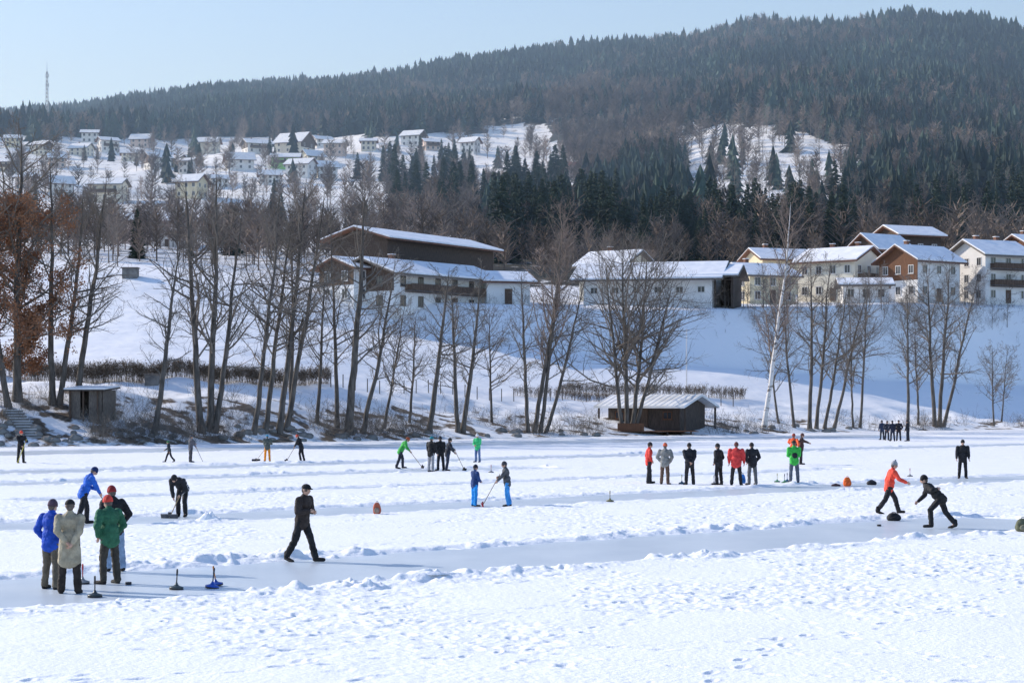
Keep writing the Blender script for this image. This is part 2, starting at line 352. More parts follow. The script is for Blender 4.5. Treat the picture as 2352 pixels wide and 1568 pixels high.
def person(px,py,h=1.75,head=0,pose='stand',jacket=(.02,.02,.025),trousers=(.02,.02,.022),hat=None,hatkind='beanie',coat=False,lab='',tool=None,stripe=None,build=1.0,**kw):
    x,y=ice(px,py);build=build*1.09
    p=dict(lean=2,tl=2,kl=4,tr=-2,kr=3,abd=5,hl=None,hr=None,al=6,ar=6,el=18,er=18,aab=10,hp=5)
    P={'stand':{},
    'pockets':dict(hl=(-.21,.10,.02),hr=(.21,.10,.02),lean=3,tl=6,kl=12),
    'behind':dict(hl=(-.05,-.17,.05),hr=(.06,-.18,.02),lean=4),
    'front':dict(hl=(-.06,.26,.12),hr=(.06,.26,.12)),
    'walk':dict(lean=7,tl=24,kl=8,tr=-16,kr=22,al=-20,ar=28,el=15,er=30),
    'walkhold':dict(lean=7,tl=20,kl=5,tr=-14,kr=16,hr=(.10,.25,.22),hl=(-.08,.25,.20)),
    'stride':dict(lean=13,tl=33,kl=16,tr=-22,kr=16,al=-22,ar=32,aab=16,er=35),
    'sweep':dict(lean=22,tl=16,kl=14,tr=-12,kr=8),
    'bend':dict(lean=52,tl=22,kl=26,tr=10,kr=22,hp=35),
    'throw':dict(lean=50,tl=42,kl=46,tr=-20,kr=20,hl=(-.2,.1,.25),hr=(.15,.62,-.12),hp=-18),
    'shov':dict(lean=30,tl=20,kl=20,tr=-14,kr=8,hp=20),
    'arms':dict(al=60,ar=-50,aab=35,el=10,er=10,lean=4)}[pose]
    p.update(P);p.update(kw);s=h/1.78;near=py>1130;vox=.013 if near else .020
    hip=np.array([0,0,.93]);L=R(p['lean']);sd=np.array([0,math.sin(L),math.cos(L)]);fw=np.array([0,math.cos(L),-math.sin(L)])
    waist=hip+sd*.14;chest=hip+sd*.36;nb=hip+sd*.53;hpz=R(p['lean']*.6+p['hp']);hd=np.array([0,math.sin(hpz),math.cos(hpz)])
    hc=nb+hd*.175+np.array([0,.015,0]);J={}
    for sgn,t,k in ((-1,p['tl'],p['kl']),(1,p['tr'],p['kr'])):
        ab=R(p['abd']);h0=hip+np.array([sgn*.095,0,-.02])
        kd=np.array([sgn*math.sin(ab),math.cos(ab)*math.sin(R(t)),-math.cos(ab)*math.cos(R(t))]);kn=h0+kd*.42
        sh=R(t-k);sdn=np.array([sgn*math.sin(ab)*.6,math.sin(sh),-math.cos(sh)]);an=kn+n3(sdn)*.41
        tp=R(min(0,(t-k))*.8) ;toe=an+np.array([sgn*.03,math.cos(tp)*.15,-.045+math.sin(tp)*.12])
        J[sgn]=[h0,kn,an,toe]
    lo=min(min(J[g][2][2]-.085,J[g][3][2]-.035) for g in(-1,1));off=np.array([0,0,-lo])
    hip,waist,chest,nb,hc=[q+off for q in(hip,waist,chest,nb,hc)]
    for g in J:J[g]=[q+off for q in J[g]]
    A={};toolline=None
    if tool:
        gx,gy,kind,tc=tool;B=np.array([gx/s,gy/s,0.02]);At=chest+fw*.30+np.array([.12*(1 if gx<=0 else -1),0,-.12]);
        u=n3(B-At);At2=At-u*.15;toolline=(At2,B,kind,tc);H1=At;H2=At+u*.42
        if gx<=0: hr_t,hl_t=H1,H2
        else: hl_t,hr_t=H1,H2
    for g in(-1,1):
        S=chest+sd*.115+np.array([g*.185*build,0,0]);tgt=None
        if tool:tgt=hl_t if g<0 else hr_t
        else:
            q=p['hl'] if g<0 else p['hr']
            if q is not None:tgt=hip+np.array([q[0],0,0])+np.array([0,q[1],q[2]])
        if tgt is not None:E,W=ik(S,tgt,.28,.26,(g*.8,-.6,-.3))
        else:
            a=R(p['al'] if g<0 else p['ar']);e=R(p['el'] if g<0 else p['er']);ab=R(p['aab'])
            E=S+np.array([g*math.sin(ab),math.cos(ab)*math.sin(a),-math.cos(ab)*math.cos(a)])*.28
            W=E+n3([g*math.sin(ab)*.3,math.sin(a+e),-math.cos(a+e)])*.25
        A[g]=(S,E,W)
    b=MB()
    addp(b,ell(hc,(.076,.095,.112),rx=hpz));addp(b,ell(hc+np.array([0,.03,-.062]),(.055,.062,.055)))
    hf=np.array([0,math.cos(hpz),-math.sin(hpz)])
    addp(b,rc(hc+hf*.085+hd*.01,hc+hf*.112-hd*.025,.010,.017,6))
    for g in(-1,1):addp(b,ell(hc+np.array([g*.08,-.005,-.01]),(.014,.022,.034),seg=8,lat=6))
    addp(b,rc(nb-sd*.06,hc-hd*.05,.058,.052));addp(b,ell(chest,(.15,.095,.19),rx=L));addp(b,ell(hip+sd*.05,(.135,.09,.15),rx=L))
    for g in(-1,1):
        S,E,W=A[g];h0,kn,an,toe=J[g]
        addp(b,rc(S-np.array([g*.05,0,0]),E,.045,.036));addp(b,rc(E,W,.036,.026));hdn=n3(W-E);addp(b,ell(W+hdn*.055,(.034,.034,.034)));addp(b,rc(W,W+hdn*.07,.024,.032))
        addp(b,rc(h0,kn,.07,.045));addp(b,rc(kn,an,.045,.03));addp(b,rc(an,toe,.03,.025))
    fb=MB()
    for g in(-1,1):
        S,E,W=A[g];hdn=n3(W-E);sid=n3(np.cross(hdn,np.array([g*1.,0,.1])));cu=n3(np.cross(sid,hdn))*(-g)
        for i,ln in enumerate((.062,.072,.068,.052)):
            r0=W+hdn*.075+sid*(i-1.5)*.019;pts=[r0-hdn*.02,r0+hdn*ln*.5+cu*.006,r0+hdn*ln*.8+cu*.028,r0+hdn*ln*.8+cu*.050]
            v,f=tubes(np.array([pts]),np.array([[.0095,.009,.008,.006]]),6);fb.add(v,f)
        r0=W+hdn*.03-sid*.028;pts=[r0,r0-sid*.022+hdn*.025+cu*.01,r0-sid*.022+hdn*.05+cu*.025];v,f=tubes(np.array([pts]),np.array([[.012,.0105,.008]]),6);fb.add(v,f)
    for g in(-1,1):
        addp(fb,ell(hc+hf*.088+hd*.012+np.array([g*.031,0,0]),(.011,.011,.009),seg=6,lat=5),1)
    addp(fb,ell(hc+hf*.095-hd*.058,(.026,.010,.007),seg=8,lat=5),2)
    jb=remesh_job(b,'person',M['skin'],vox if near else .018,fb,2)
    j=MB();bw=build
    addp(j,ell(chest+sd*.03,(.195*bw,.135*bw,.20),rx=L));addp(j,ell(waist,(.175*bw,.14*bw,.17),rx=L));addp(j,rc(hip+sd*.02-np.array([.05,0,0]),hip+sd*.02+np.array([.05,0,0]),.135*bw,.135*bw))
    addp(j,rc(nb-sd*.05,nb+hd*.035,.085,.075))
    if coat:
        for g in(-1,1):addp(j,rc(waist+np.array([g*.04,0,0]),hip+np.array([g*.075,.0,-.32]),.135*bw,.135*bw,14))
        addp(j,rc(waist,hip+np.array([0,0,-.32]),.14*bw,.14*bw,14))
    else: addp(j,rc(hip-sd*.08-np.array([.055,0,0]),hip-sd*.08+np.array([.055,0,0]),.124*bw,.124*bw))
    for g in(-1,1):
        S,E,W=A[g];addp(j,ell(S,(.078,.078,.078)));addp(j,rc(S,E,.080*bw,.066*bw));addp(j,rc(E,W-n3(W-E)*.02,.066*bw,.050))
    jj=remesh_job(j,'jacket',cloth(jacket),vox,None,4 if coat else 2,.007 if coat else .014)
    t=MB();addp(t,rc(hip-np.array([.06,0,.01]),hip+np.array([.06,0,-.01]),.118,.118))
    for g in(-1,1):
        h0,kn,an,toe=J[g];addp(t,rc(h0,kn,.100,.080));addp(t,rc(kn,an,.078,.072))
    jt=remesh_job(t,'trousers',cloth(trousers),vox,None,2,.014)
    PEOPLE.append(dict(x=x,y=y,h=h,s=s,head=R(head),jb=jb,jj=jj,jt=jt,J=J,A=A,hc=hc,hd=hd,hf=hf,hpz=hpz,hat=hat,hatkind=hatkind,lab=lab,tool=toolline,stripe=stripe,waist=waist,sd=sd,fw=fw,chest=chest))
BK=(.016,.016,.019);DN=(.03,.035,.05)
person(160,1362,1.77,8,'behind',(.42,.36,.25),(.035,.026,.02),(.012,.012,.014),'cap',True,lab='man in long beige coat and black flat cap, hands held together',build=1.0)
person(117,1352,1.72,-25,'pockets',(.015,.08,.50),(.15,.125,.09),(.10,.06,.09),lab='man in blue jacket and khaki trousers with dark cap',build=1.02)
person(252,1340,1.75,50,'pockets',(.032,.145,.075),(.06,.052,.04),(.72,.07,.05),lab='man in green jacket, olive trousers and red beanie',build=1.1)
person(264,1313,1.80,40,'pockets',(.018,.016,.018),(.28,.38,.52),(.34,.03,.03),lab='man in black jacket, light jeans and dark red hat',build=1.0,lean=10)
person(192,1203,1.75,-60,'shov',(.02,.13,.58),(.018,.018,.022),(.012,.03,.12),lab='man in blue jacket bending over a snow shovel',tool=(.3,.95,'shovel',(.03,.03,.035)),lean=24)
person(420,1187,1.72,165,'bend',(.02,.021,.026),(.016,.017,.02),(.02,.02,.02),lab='person in black sportswear with white stripes bent over shovelling',tool=(.15,.65,'shovel',(.10,.10,.11)),stripe=1,lean=60)
person(694,1289,1.78,-118,'walkhold',(.042,.03,.026),(.016,.016,.018),(.01,.01,.012),'cap',lab='man in dark brown jacket and black cap walking over the snow',stripe=2)
person(48,1065,1.82,-140,'stand',BK,BK,(.65,.07,.04),lab='person in black with red hat holding a yellow pole',tool=(.45,.5,'pole',(.7,.6,.1)))
person(389,1063,1.25,85,'walk',(.03,.04,.05),BK,(.05,.22,.08),lab='child in dark clothes with green hat walking')
person(438,1063,1.55,-60,'stand',(.12,.12,.14),(.06,.06,.07),(.10,.10,.11),lab='person in grey jacket holding a stick',tool=(.2,.65,'pole',(.2,.18,.15)))
person(614,1061,1.55,10,'shov',(.09,.11,.10),(.85,.30,.02),(.05,.35,.55),lab='person in bright orange trousers and grey jacket seen from behind',tool=(-.6,.8,'shovel',(.05,.05,.06)),lean=8,tl=4,kl=4,tr=-3)
person(692,1062,1.6,75,'shov',BK,BK,(.6,.09,.05),lab='person in black with red hat pushing a snow scraper',tool=(.0,.9,'shovel',(.05,.05,.06)),lean=18,tl=8,tr=-6)
person(920,1079,1.72,-75,'shov',(.07,.46,.08),DN,(.45,.10,.04),lab='person in green jacket leaning on a snow scraper',tool=(0,1.15,'shovel',(.06,.06,.07)))
person(990,1083,1.78,-40,'stand',BK,(.36,.36,.38),(.03,.25,.28),lab='person in black jacket and grey trousers',build=1.05)
person(1012,1080,1.75,30,'stand',(.018,.018,.02),(.02,.02,.025),(.02,.02,.03),lab='person in black striped sportswear standing',stripe=1)
person(1028,1081,1.68,-70,'sweep',(.03,.035,.05),(.03,.04,.07),(.02,.02,.02),lab='person in dark jacket pushing a scraper',tool=(0,.9,'shovel',(.05,.05,.06)),lean=10,tl=6,tr=-5)
person(1097,1063,1.62,150,'front',(.05,.55,.20),(.12,.20,.38),(.8,.8,.8),lab='person in bright green jacket and white hat')
person(1090,1162,1.42,-60,'front',(.02,.06,.20),(.02,.32,.80),(.02,.02,.03),lab='child in dark blue jacket and bright blue snow trousers')
person(1165,1162,1.53,95,'sweep',(.08,.085,.095),(.06,.34,.78),(.06,.06,.07),lab='youth in grey jacket and blue snow trousers pushing a red scraper',tool=(-.1,.85,'shovel',(.45,.04,.05)),lean=8,tl=5,tr=-5)
person(1490,1112,1.76,-80,'pockets',(.72,.055,.04),(.025,.025,.03),(.05,.04,.04),lab='person in red jacket and dark trousers',tl=12,kl=10,tr=-4)
person(1527,1114,1.76,-20,'pockets',(.26,.26,.245),(.14,.085,.06),(.75,.14,.06),lab='person in grey jacket, brown trousers and orange hat',build=1.08)
person(1584,1115,1.77,10,'behind',(.022,.024,.03),(.02,.02,.022),(.02,.02,.02),lab='person in black jacket seen from behind',build=1.08)
person(1651,1116,1.74,55,'pockets',(.025,.024,.026),(.02,.02,.022),(.03,.03,.035),lab='person in dark jacket standing hands in pockets',build=1.06)
person(1691,1117,1.80,-12,'stand',(.72,.06,.055),(.025,.022,.025),(.16,.05,.04),lab='person in wide red jacket seen from behind',build=1.2,abd=8)
person(1728,1116,1.76,25,'pockets',(.024,.024,.028),(.15,.155,.16),(.025,.02,.02),lab='person in black jacket and grey trousers seen from behind',build=1.1)
person(1824,1113,1.80,5,'front',(.06,.55,.08),(.12,.14,.18),(.03,.025,.02),'cap',lab='person in green and black jacket with grey trousers',build=1.05,stripe=2)
person(1822,1072,1.75,-30,'arms',(.85,.13,.04),(.03,.03,.03),(.4,.05,.03),lab='person in orange jacket with arms spread')
person(1840,1068,1.72,-95,'arms',(.07,.035,.03),(.03,.025,.025),(.12,.05,.04),lab='person in dark brown jacket with outstretched arm')
person(2211,1098,1.78,170,'stand',(.02,.02,.024),(.016,.016,.018),(.02,.02,.02),lab='person in black jacket and cap standing alone on the ice',build=1.06)
person(2042,1183,1.74,-85,'stride',(.92,.09,.05),(.016,.016,.018),(.36,.36,.36),lab='person in orange red jacket and grey bobble hat striding')
person(2160,1213,1.76,78,'throw',(.022,.022,.022),(.018,.018,.02),(.012,.012,.014),'beanie',lab='man in black stooping after releasing a curling stock')
for i,(a,b_2) in enumerate([(2026,1011),(2037,1012),(2050,1014),(2064,1013),(2085,1014)]):
    person(a,b_2,[1.72,1.7,1.76,1.8,1.78][i],[20,-160,10,170,60][i],['stand','pockets'][i%2],[(.03,.045,.09),(.035,.04,.06),(.02,.025,.05),(.02,.02,.03),(.02,.02,.025)][i],(.02,.024,.04),(.03,.03,.035),lab='person in dark blue winter clothes standing in a distant group')
dg=bpy.context.evaluated_depsgraph_get();dg.update()
OUT=[]
for o,name,m,post,wr in REM:
    me=bpy.data.meshes.new_from_object(o.evaluated_get(dg));me.name=name
    if wr: # cloth folds
        n=len(me.vertices);V=np.empty(n*3,np.float32);N_=np.empty(n*3,np.float32);me.vertices.foreach_get('co',V);me.vertices.foreach_get('normal',N_);V=V.reshape(-1,3);N_=N_.reshape(-1,3)
        w_=fbm(V[:,0]*9+V[:,1]*7+3,V[:,2]*17+V[:,1]*6,3,len(OUT))-.45;V=V+N_*(w_*wr*2)[:,None];me.vertices.foreach_set('co',V.ravel().astype(np.float32));me.update()
    OUT.append(me)
for o,*_ in REM:
    old=o.data;bpy.data.objects.remove(o);bpy.data.meshes.remove(old)
def join_extra(me,fb,mats):
    n=len(me.vertices);V=np.empty(n*3,np.float32);me.vertices.foreach_get('co',V);nl=len(me.loops);li=np.empty(nl,np.int32);me.loops.foreach_get('vertex_index',li)
    q=li.reshape(-1,4);mb=MB();mb.add(V.reshape(-1,3),q,0)
    base=mb.n;mb.v.append(np.concatenate(fb.v));mb.n+=fb.n
    for f,mi in fb.f:mb.f.append((f+base,mi))
    r=mb.mesh(me.name,mats,True);bpy.data.meshes.remove(me);return r
def tool_obj(kind,A,B,c):
    A=np.array(A);B=np.array(B);mb=MB()
    v,f=tubes(np.array([[A,B]]),np.array([[.016,.016]]),8);o0=bpy.data.objects.new({'pole':'wooden_pole','shovel':'snow_scraper'}[kind],None);COL.objects.link(o0);o0.empty_display_size=.2
    mb.add(v,f);hm=mat('handle_paint',c if kind=='pole' else (.45,.33,.18),None,5,.6)
    OB('handle',mb.mesh('handle',[hm],True),o0)
    if kind=='shovel':
        mb=MB();mb.box((B[0],B[1],.07),(.56,.03,.14),0,rx=-.35);mb.box((B[0],B[1]-.02,.16),(.08,.05,.08),0)
        for i in range(7):mb.box((B[0]-.24+i*.08,B[1]-.022,.075),(.012,.02,.12),0,rx=-.35)
        OB('blade',mb.mesh('blade',[cloth(c,'plastic')]),o0)
    return o0
for P in PEOPLE:
    body=join_extra(OUT[P['jb']],REM[P['jb']][3],[M['skin'],M['eye'],M['lip']])
    z=zs(P['x'],P['y'])-.01
    o=OB('person',body,None,(P['x'],P['y'],z),P['head'],label=P['lab'],cat='person',scale=(P['s'],)*3)
    OB('jacket',OUT[P['jj']],o);OB('trousers',OUT[P['jt']],o)
    for g in(-1,1):
        h0,kn,an,toe=P['J'][g];mb=MB()
        d=n3(toe-an+np.array([0,0,.045]));addp(mb,rc(an+np.array([0,0,.07]),an+np.array([0,-.01,-.035]),.060,.052));addp(mb,rc(an+np.array([0,-.02,-.045]),toe+d*.045-np.array([0,0,.002]),.048,.042,10))
        OB('boot',mb.mesh('boot',[cloth((.02,.017,.015))],True),o)
    mb=MB();addp(mb,ell(P['hc']-P['hf']*.010,(.084,.098,.108),rx=P['hpz'],seg=14,lat=8,top=-.35))
    addp(mb,ell(P['hc']-P['hf']*.045-P['hd']*.03,(.070,.060,.075),rx=P['hpz']))
    OB('hair',mb.mesh('hair',[M['hair']],True),o)
    if P['hat']:
        mb=MB();hm=cloth(P['hat'],'hat')
        if P['hatkind']=='cap':
            addp(mb,ell(P['hc']+P['hd']*.025,(.096,.115,.098),rx=P['hpz'],seg=16,lat=8,top=-.05));addp(mb,ell(P['hc']+P['hd']*.035+P['hf']*.105,(.07,.065,.012),rx=P['hpz']*1+.15,seg=12,lat=5))
        else:
            addp(mb,ell(P['hc']+P['hd']*.006-P['hf']*.008,(.095,.114,.132),rx=P['hpz'],seg=16,lat=9,top=-.12))
            addp(mb,ell(P['hc']+P['hd']*.002-P['hf']*.008,(.099,.118,.040),rx=P['hpz'],seg=16,lat=6))
            if P['hat'][0]>.25 and P['hat'][1]>.2:addp(mb,ell(P['hc']+P['hd']*.15,(.03,.03,.03)))
        OB('hat',mb.mesh('hat',[hm],True),o)
    if P['stripe']==1:
        for g in(-1,1):
            S,E,W=P['A'][g];h0,kn,an,toe=P['J'][g]
            for pts_,rr_ in(((S,E,W),(.078,.066,.050)),((h0,kn,an),(.090,.078,.072))):
                L_=np.array([np.array(a)+np.array([g*r0,0,0]) for a,r0 in zip(pts_,rr_)]);mb=MB();v,f=tubes(L_[None],np.full((1,3),.014),5);mb.add(v,f)
                OB('white_stripe',mb.mesh('white_stripe',[cloth((.7,.7,.7))]),o)
    if P['stripe']==2:
        mb=MB();addp(mb,ell(P['waist']-P['fw']*.10+np.array([0,0,.05]),(.13,.08,.14)))
        col2=(.02,.03,.20) if P['hat'][0]<.02 else (.02,.025,.03)
        OB('back_panel',mb.mesh('back_panel',[cloth(col2)],True),o)
    if P['tool']:
        At,B,k,c=P['tool'];t=tool_obj(k,At,B,c);t.location=(P['x'],P['y'],z);t.rotation_euler=(0,0,P['head']);t.scale=(P['s'],)*3
        t["label"]={'pole':'thin pole held upright on the ice','shovel':'snow scraper with wide blade resting on the ice'}[k];t["category"]={'pole':'pole','shovel':'snow shovel'}[k]
print('people',time.time()-T0)
# ------------------------------------------------------------ curling stocks and bags
def lathe(prof,seg=24):
    an=np.arange(seg)*2*math.pi/seg
    V=np.array([[r*math.cos(t),r*math.sin(t),z] for r,z in prof for t in an]);K=len(prof)
    k=np.arange(K-1)[:,None]*seg;s0=np.arange(seg)[None];s1=(s0+1)%seg
    return V,np.stack([k+s0,k+s1,k+seg+s1,k+seg+s0],-1).reshape(-1,4)
M['plate']=mat('rubber_plate',(.04,.04,.045),None,5,.6)
def stock(px,py,body,handle,lab,tilt=0):
    x,y=ice(px,py);o=bpy.data.objects.new('curling_stock',None);COL.objects.link(o);o.location=(x,y,zs(x,y));o.empty_display_size=.1
    o["label"]=lab;o["category"]="curling stock";o["group"]="curling stocks on the ice";o.rotation_euler=(0,tilt,0)
    mb=MB();mb.add(*lathe([(.001,0),(.135,0),(.135,.022),(.001,.022)]));OB('base_plate',mb.mesh('base_plate',[M['plate']]),o)
    mb=MB();mb.add(*lathe([(.001,.024),(.132,.024),(.136,.036),(.130,.048),(.085,.062),(.05,.074),(.028,.10),(.018,.13),(.001,.13)]));OB('body',mb.mesh('body',[mat('painted_bell',body,None,5,.35,spec=.5)],True),o)
    mb=MB();mb.add(*lathe([(.001,.13),(.011,.13),(.011,.26),(.017,.28),(.018,.36),(.013,.385),(.001,.39)],12));OB('handle',mb.mesh('handle',[mat('handle_grip',handle,None,5,.5)],True),o)
stock(190,1340,(.30,.31,.32),(.6,.05,.06),'curling stock with grey bell and red handle')
stock(218,1371,(.045,.06,.06),(.03,.03,.03),'curling stock with dark bell and black handle')
stock(405,1353,(.07,.09,.09),(.02,.02,.02),'curling stock with dark bell and black handle',.05)
stock(487,1350,(.02,.10,.50),(.03,.04,.07),'curling stock with blue bell',.12)
stock(497,1345,(.02,.08,.40),(.7,.26,.04),'curling stock with blue bell and orange handle',-.16)
stock(1401,1156,(.25,.23,.1),(.2,.15,.05),'curling stock standing alone on the ice')
for a,b in[(1785,1109),(1802,1112),(1808,1108),(1640,1114),(1566,1113),(2090,1097),(1128,1087)]:
    stock(a,b,random.choice([(.03,.12,.2),(.1,.3,.15),(.3,.3,.3),(.04,.1,.3)]),random.choice([(.5,.45,.1),(.03,.03,.03),(.4,.1,.05)]),'small curling stock on the swept ice')
def puck(px,py):
    x,y=ice(px,py);mb=MB();mb.add(*lathe([(.001,0),(.06,0),(.062,.01),(.062,.04),(.058,.048),(.001,.048)]))
    OB('target_puck',mb.mesh('target_puck',[M['plate']]),None,(x,y,.006),label='black rubber target puck on the ice',cat='puck')
puck(295,1342);puck(2019,1208)
def bag(px,py,c,w,h,name,lab,cat,c2=None):
    x,y=ice(px,py);o=bpy.data.objects.new(name,None);COL.objects.link(o);o.location=(x,y,zs(x,y)-.01);o["label"]=lab;o["category"]=cat;o.empty_display_size=.1
    mb=MB();V,q,t=ell((0,0,h*.48),(w/2,w*.36,h*.52),seg=20,lat=12)
    V[:,0]=np.sign(V[:,0])*(np.abs(V[:,0])/(w/2))**.6*w/2;V[:,1]=np.sign(V[:,1])*(np.abs(V[:,1])/(w*.36))**.6*w*.36
    f_=np.clip(1.12-.35*V[:,2]/h,.4,1.2);V[:,0]*=f_;V[:,1]*=f_;V[:,0]+=.10*w*(fbm(V[:,1]*9,V[:,2]*9,2,3)-.5);V[:,2]=np.maximum(V[:,2],0);addp(mb,(V,q,t));OB('sack',mb.mesh('sack',[cloth(c)],True),o)
    th=np.linspace(0,math.pi,9);P=np.stack([np.cos(th)*w*.16,0*th,h*.95+np.sin(th)*h*.14],-1)[None];mb=MB();mb.add(*tubes(P,np.full((1,9),.012),6));OB('strap',mb.mesh('strap',[cloth(c2 or (.03,.03,.03))]),o)
    mb=MB();addp(mb,ell((0,-w*.38,h*.33),(w*.32,w*.14,h*.25),seg=14,lat=8));OB('pocket',mb.mesh('pocket',[cloth(c2 or tuple(v*.6 for v in c))],True),o)
bag(866,1184,(.50,.13,.07),.26,.36,'backpack','red and grey backpack standing on the snow','backpack',(.32,.24,.19))
bag(1946,1116,(.95,.18,.03),.34,.38,'backpack','bright orange backpack on the snow','backpack',(.8,.14,.03))
bag(2002,1113,(.03,.03,.035),.42,.2,'sports_bag','black sports bag lying on the snow','bag')
bag(1920,1116,(.05,.02,.03),.4,.1,'sports_bag','flat dark bag lying on the snow','bag')
bag(1706,1112,(.03,.20,.60),.25,.4,'backpack','small blue backpack on the snow','backpack')
bag(2350,1226,(.12,.13,.08),.42,.36,'backpack','camouflage green backpack on the snow','backpack',(.2,.2,.14))
bag(2053,1195,(.025,.025,.028),.42,.24,'sports_bag','black carrying bag with handle on the snow','bag')
# ------------------------------------------------------------ buildings
def chevron(L,hw,ze,za,th):
    pr=[(-hw,ze),(0,za),(hw,ze),(hw,ze-th),(0,za-th),(-hw,ze-th)]
    V=np.array([[x,y,z] for x in(-L/2,L/2) for y,z in pr])
    return V,np.array([[0,6,7,1],[1,7,8,2],[2,8,9,3],[3,9,10,4],[4,10,11,5],[5,11,6,0],[0,1,4,5],[1,2,3,4],[6,11,10,7],[7,10,9,8]])
def window(parent,side,u,z,w,h,L,W,near,fm='frame'):
    mb=MB();fw=.09
    mb.box((0,-.03,h/2-fw/2),(w,.06,fw));mb.box((0,-.03,-h/2+fw/2),(w,.06,fw))
    for g in(-1,1):mb.box((g*(w/2-fw/2),-.03,0),(fw,.06,h-2*fw))
    mb.box((0,-.022,0),(.06,.044,h-2*fw));mb.box((0,-.06,-h/2-.03),(w+.2,.12,.05))
    mats=[M[fm],M['glass']]
    if not near: mb.box((0,-.008,0),(w-2*fw,.016,h-2*fw),1)
    me=mb.mesh('window',mats)
    loc,rz={'F':((u,-W/2-.002,z),0),'L':((-L/2-.002,u,z),-math.pi/2),'R':((L/2+.002,u,z),math.pi/2)}[side]
    o=OB('window',me,parent,loc,rz)
    if near:
        mb=MB();mb.box((0,-.008,0),(w-2*fw,.016,h-2*fw));OB('pane',mb.mesh('pane',[M['glass']]),o)
HOUSES=[]
def house(px,d,W,L,eh,pitch,ang,wall='wallwhite',roof='rooftile',floors=2,nf=3,ng=2,snow=True,near=True,gable=None,balc=None,chim=1,name='house',lab='white house with snow covered roof',cat='house',oh=.9,door=True,x=None,group=None,fm='frame',winh=1.3,zbase=None):
    if x is None:x=(px-CX)/F*d
    ang=R(ang);HOUSES.append((x,d,max(W,L)*.7))
    cs=[(sx*L/2*math.cos(ang)-sy*W/2*math.sin(ang),sx*L/2*math.sin(ang)+sy*W/2*math.cos(ang)) for sx in(-1,1) for sy in(-1,1)]
    zz=[zt(x+a,d+b) for a,b in cs];z=(.5*min(zz)+.5*(sum(zz)/4)) if zbase is None else zbase
    o=bpy.data.objects.new(name,None);COL.objects.link(o);o.location=(x,d,z);o.rotation_euler=(0,0,ang);o["label"]=lab;o["category"]=cat
    if group:o["group"]=group
    ra=W/2*math.tan(R(pitch))
    V=[(sx*L/2,yy,zz2) for sx in(-1,1) for yy,zz2 in((-W/2,-3),(-W/2,eh),(0,eh+ra),(W/2,eh),(W/2,-3))]
    mb=MB();mb.add(V,[[0,1,6,5],[3,4,9,8],[0,5,9,4]]);mb.f.append((np.array([[0,4,3,2,1],[5,6,7,8,9]]),0))
    OB('wall',mb.mesh('wall',[M[wall]]),o)
    tt=math.tan(R(pitch));hw=W/2+oh
    mb=MB();mb.add(*chevron(L+2*oh,hw,eh-oh*tt+.24,eh+ra+.24,.22));ro=OB('roof',mb.mesh('roof',[M[roof]]),o)
    if snow:
        mb=MB();mb.add(*chevron(L+2*oh-.25,hw-.12,eh-oh*tt+.24+.12*tt+.21,eh+ra+.45,.205));OB('snow_cover',mb.mesh('snow_cover',[M['roofsnow']]),ro)
    for c in range(chim):
        mb=MB();cx=(-.2+.45*c)*L;mb.box((cx,.12*W,eh+ra+.2),(.6,.6,1.7));mb.box((cx,.12*W,eh+ra+1.09),(.75,.75,.08),1);OB('chimney',mb.mesh('chimney',[M['rooftile'],M['roofsnow']]),ro)
    if gable:
        for g in(-1,1):
            yb=W/2-.002;zb=eh*(.52 if floors>1 else .98);V=[(g*(L/2+.03+t),yy,z2) for t in(-.025,.02) for yy,z2 in((-yb,zb),(yb,zb),(yb,eh-.02),(0,eh+ra-.03),(-yb,eh-.02))]
            mb=MB();mb.add(V,[[0,1,6,5],[1,2,7,6],[2,3,8,7],[3,4,9,8],[4,0,5,9]]);mb.f.append((np.array([[0,4,3,2,1],[5,6,7,8,9]]),0));OB('gable_cladding',mb.mesh('gable_cladding',[M[gable]]),o)
    fh=eh/floors
    for f in range(floors):
        zc=f*fh+fh*.55
        for i in range(nf):
            u=(i+.5)/nf*L-L/2
            if door and f==0 and i==nf//2:
                mb=MB();mb.box((0,-.04,1.0),(1.0,.08,2.0));OB('door',mb.mesh('door',[M['wood']]),o,(u,-W/2-.002,.02));continue
            window(o,'F',u,zc,1.05,winh,L,W,near,fm)
        for i in range(ng):
            u=(i+.5)/ng*W-W/2;window(o,'L',u,zc,1.05,winh,L+(.1 if gable else 0),W,near,fm);window(o,'R',u,zc,1.05,winh,L+(.1 if gable else 0),W,near,fm)
    if balc:
        for sd in balc:
            wd=(L if sd=='F' else W)*.8;zb=fh*1.02
            for lv in range(1,floors):
                mb=MB();mb.box((0,-.55,0),(wd,1.1,.12));mb.box((0,-1.08,.55),(wd,.05,.75));mb.box((0,-1.08,.98),(wd+.1,.10,.08))
                for g in(-1,1):mb.box((g*(wd/2-.03),-.55,.55),(.05,1.0,.75))
                n=int(wd/.5)
                for i in range(n):mb.box((-wd/2+(i+.5)*wd/n,-1.12,.55),(.1,.03,.8))
                loc,rz={'F':((0,-W/2-.01,zb*lv),0),'L':((-L/2-.06,0,zb*lv),-math.pi/2),'R':((L/2+.06,0,zb*lv),math.pi/2)}[sd]
                OB('balcony',mb.mesh('balcony',[M['wood']]),o,loc,rz)
    return o
house(952,269,9,26,7.4,16,59,'wooddark','rooftile',1,5,0,chim=0,name='barn',lab='long dark timber barn with snow covered roof and red ridge',cat='barn',door=False,oh=1.2,fm='woodgrey',winh=1.0)
house(962,256,9,21,4.8,20,54,'wallwhite','woodgrey',2,6,2,chim=1,gable='wood',balc='F',name='farmhouse',lab='long white farmhouse with brown balcony and snowy roof',fm='woodgrey',oh=1.3)
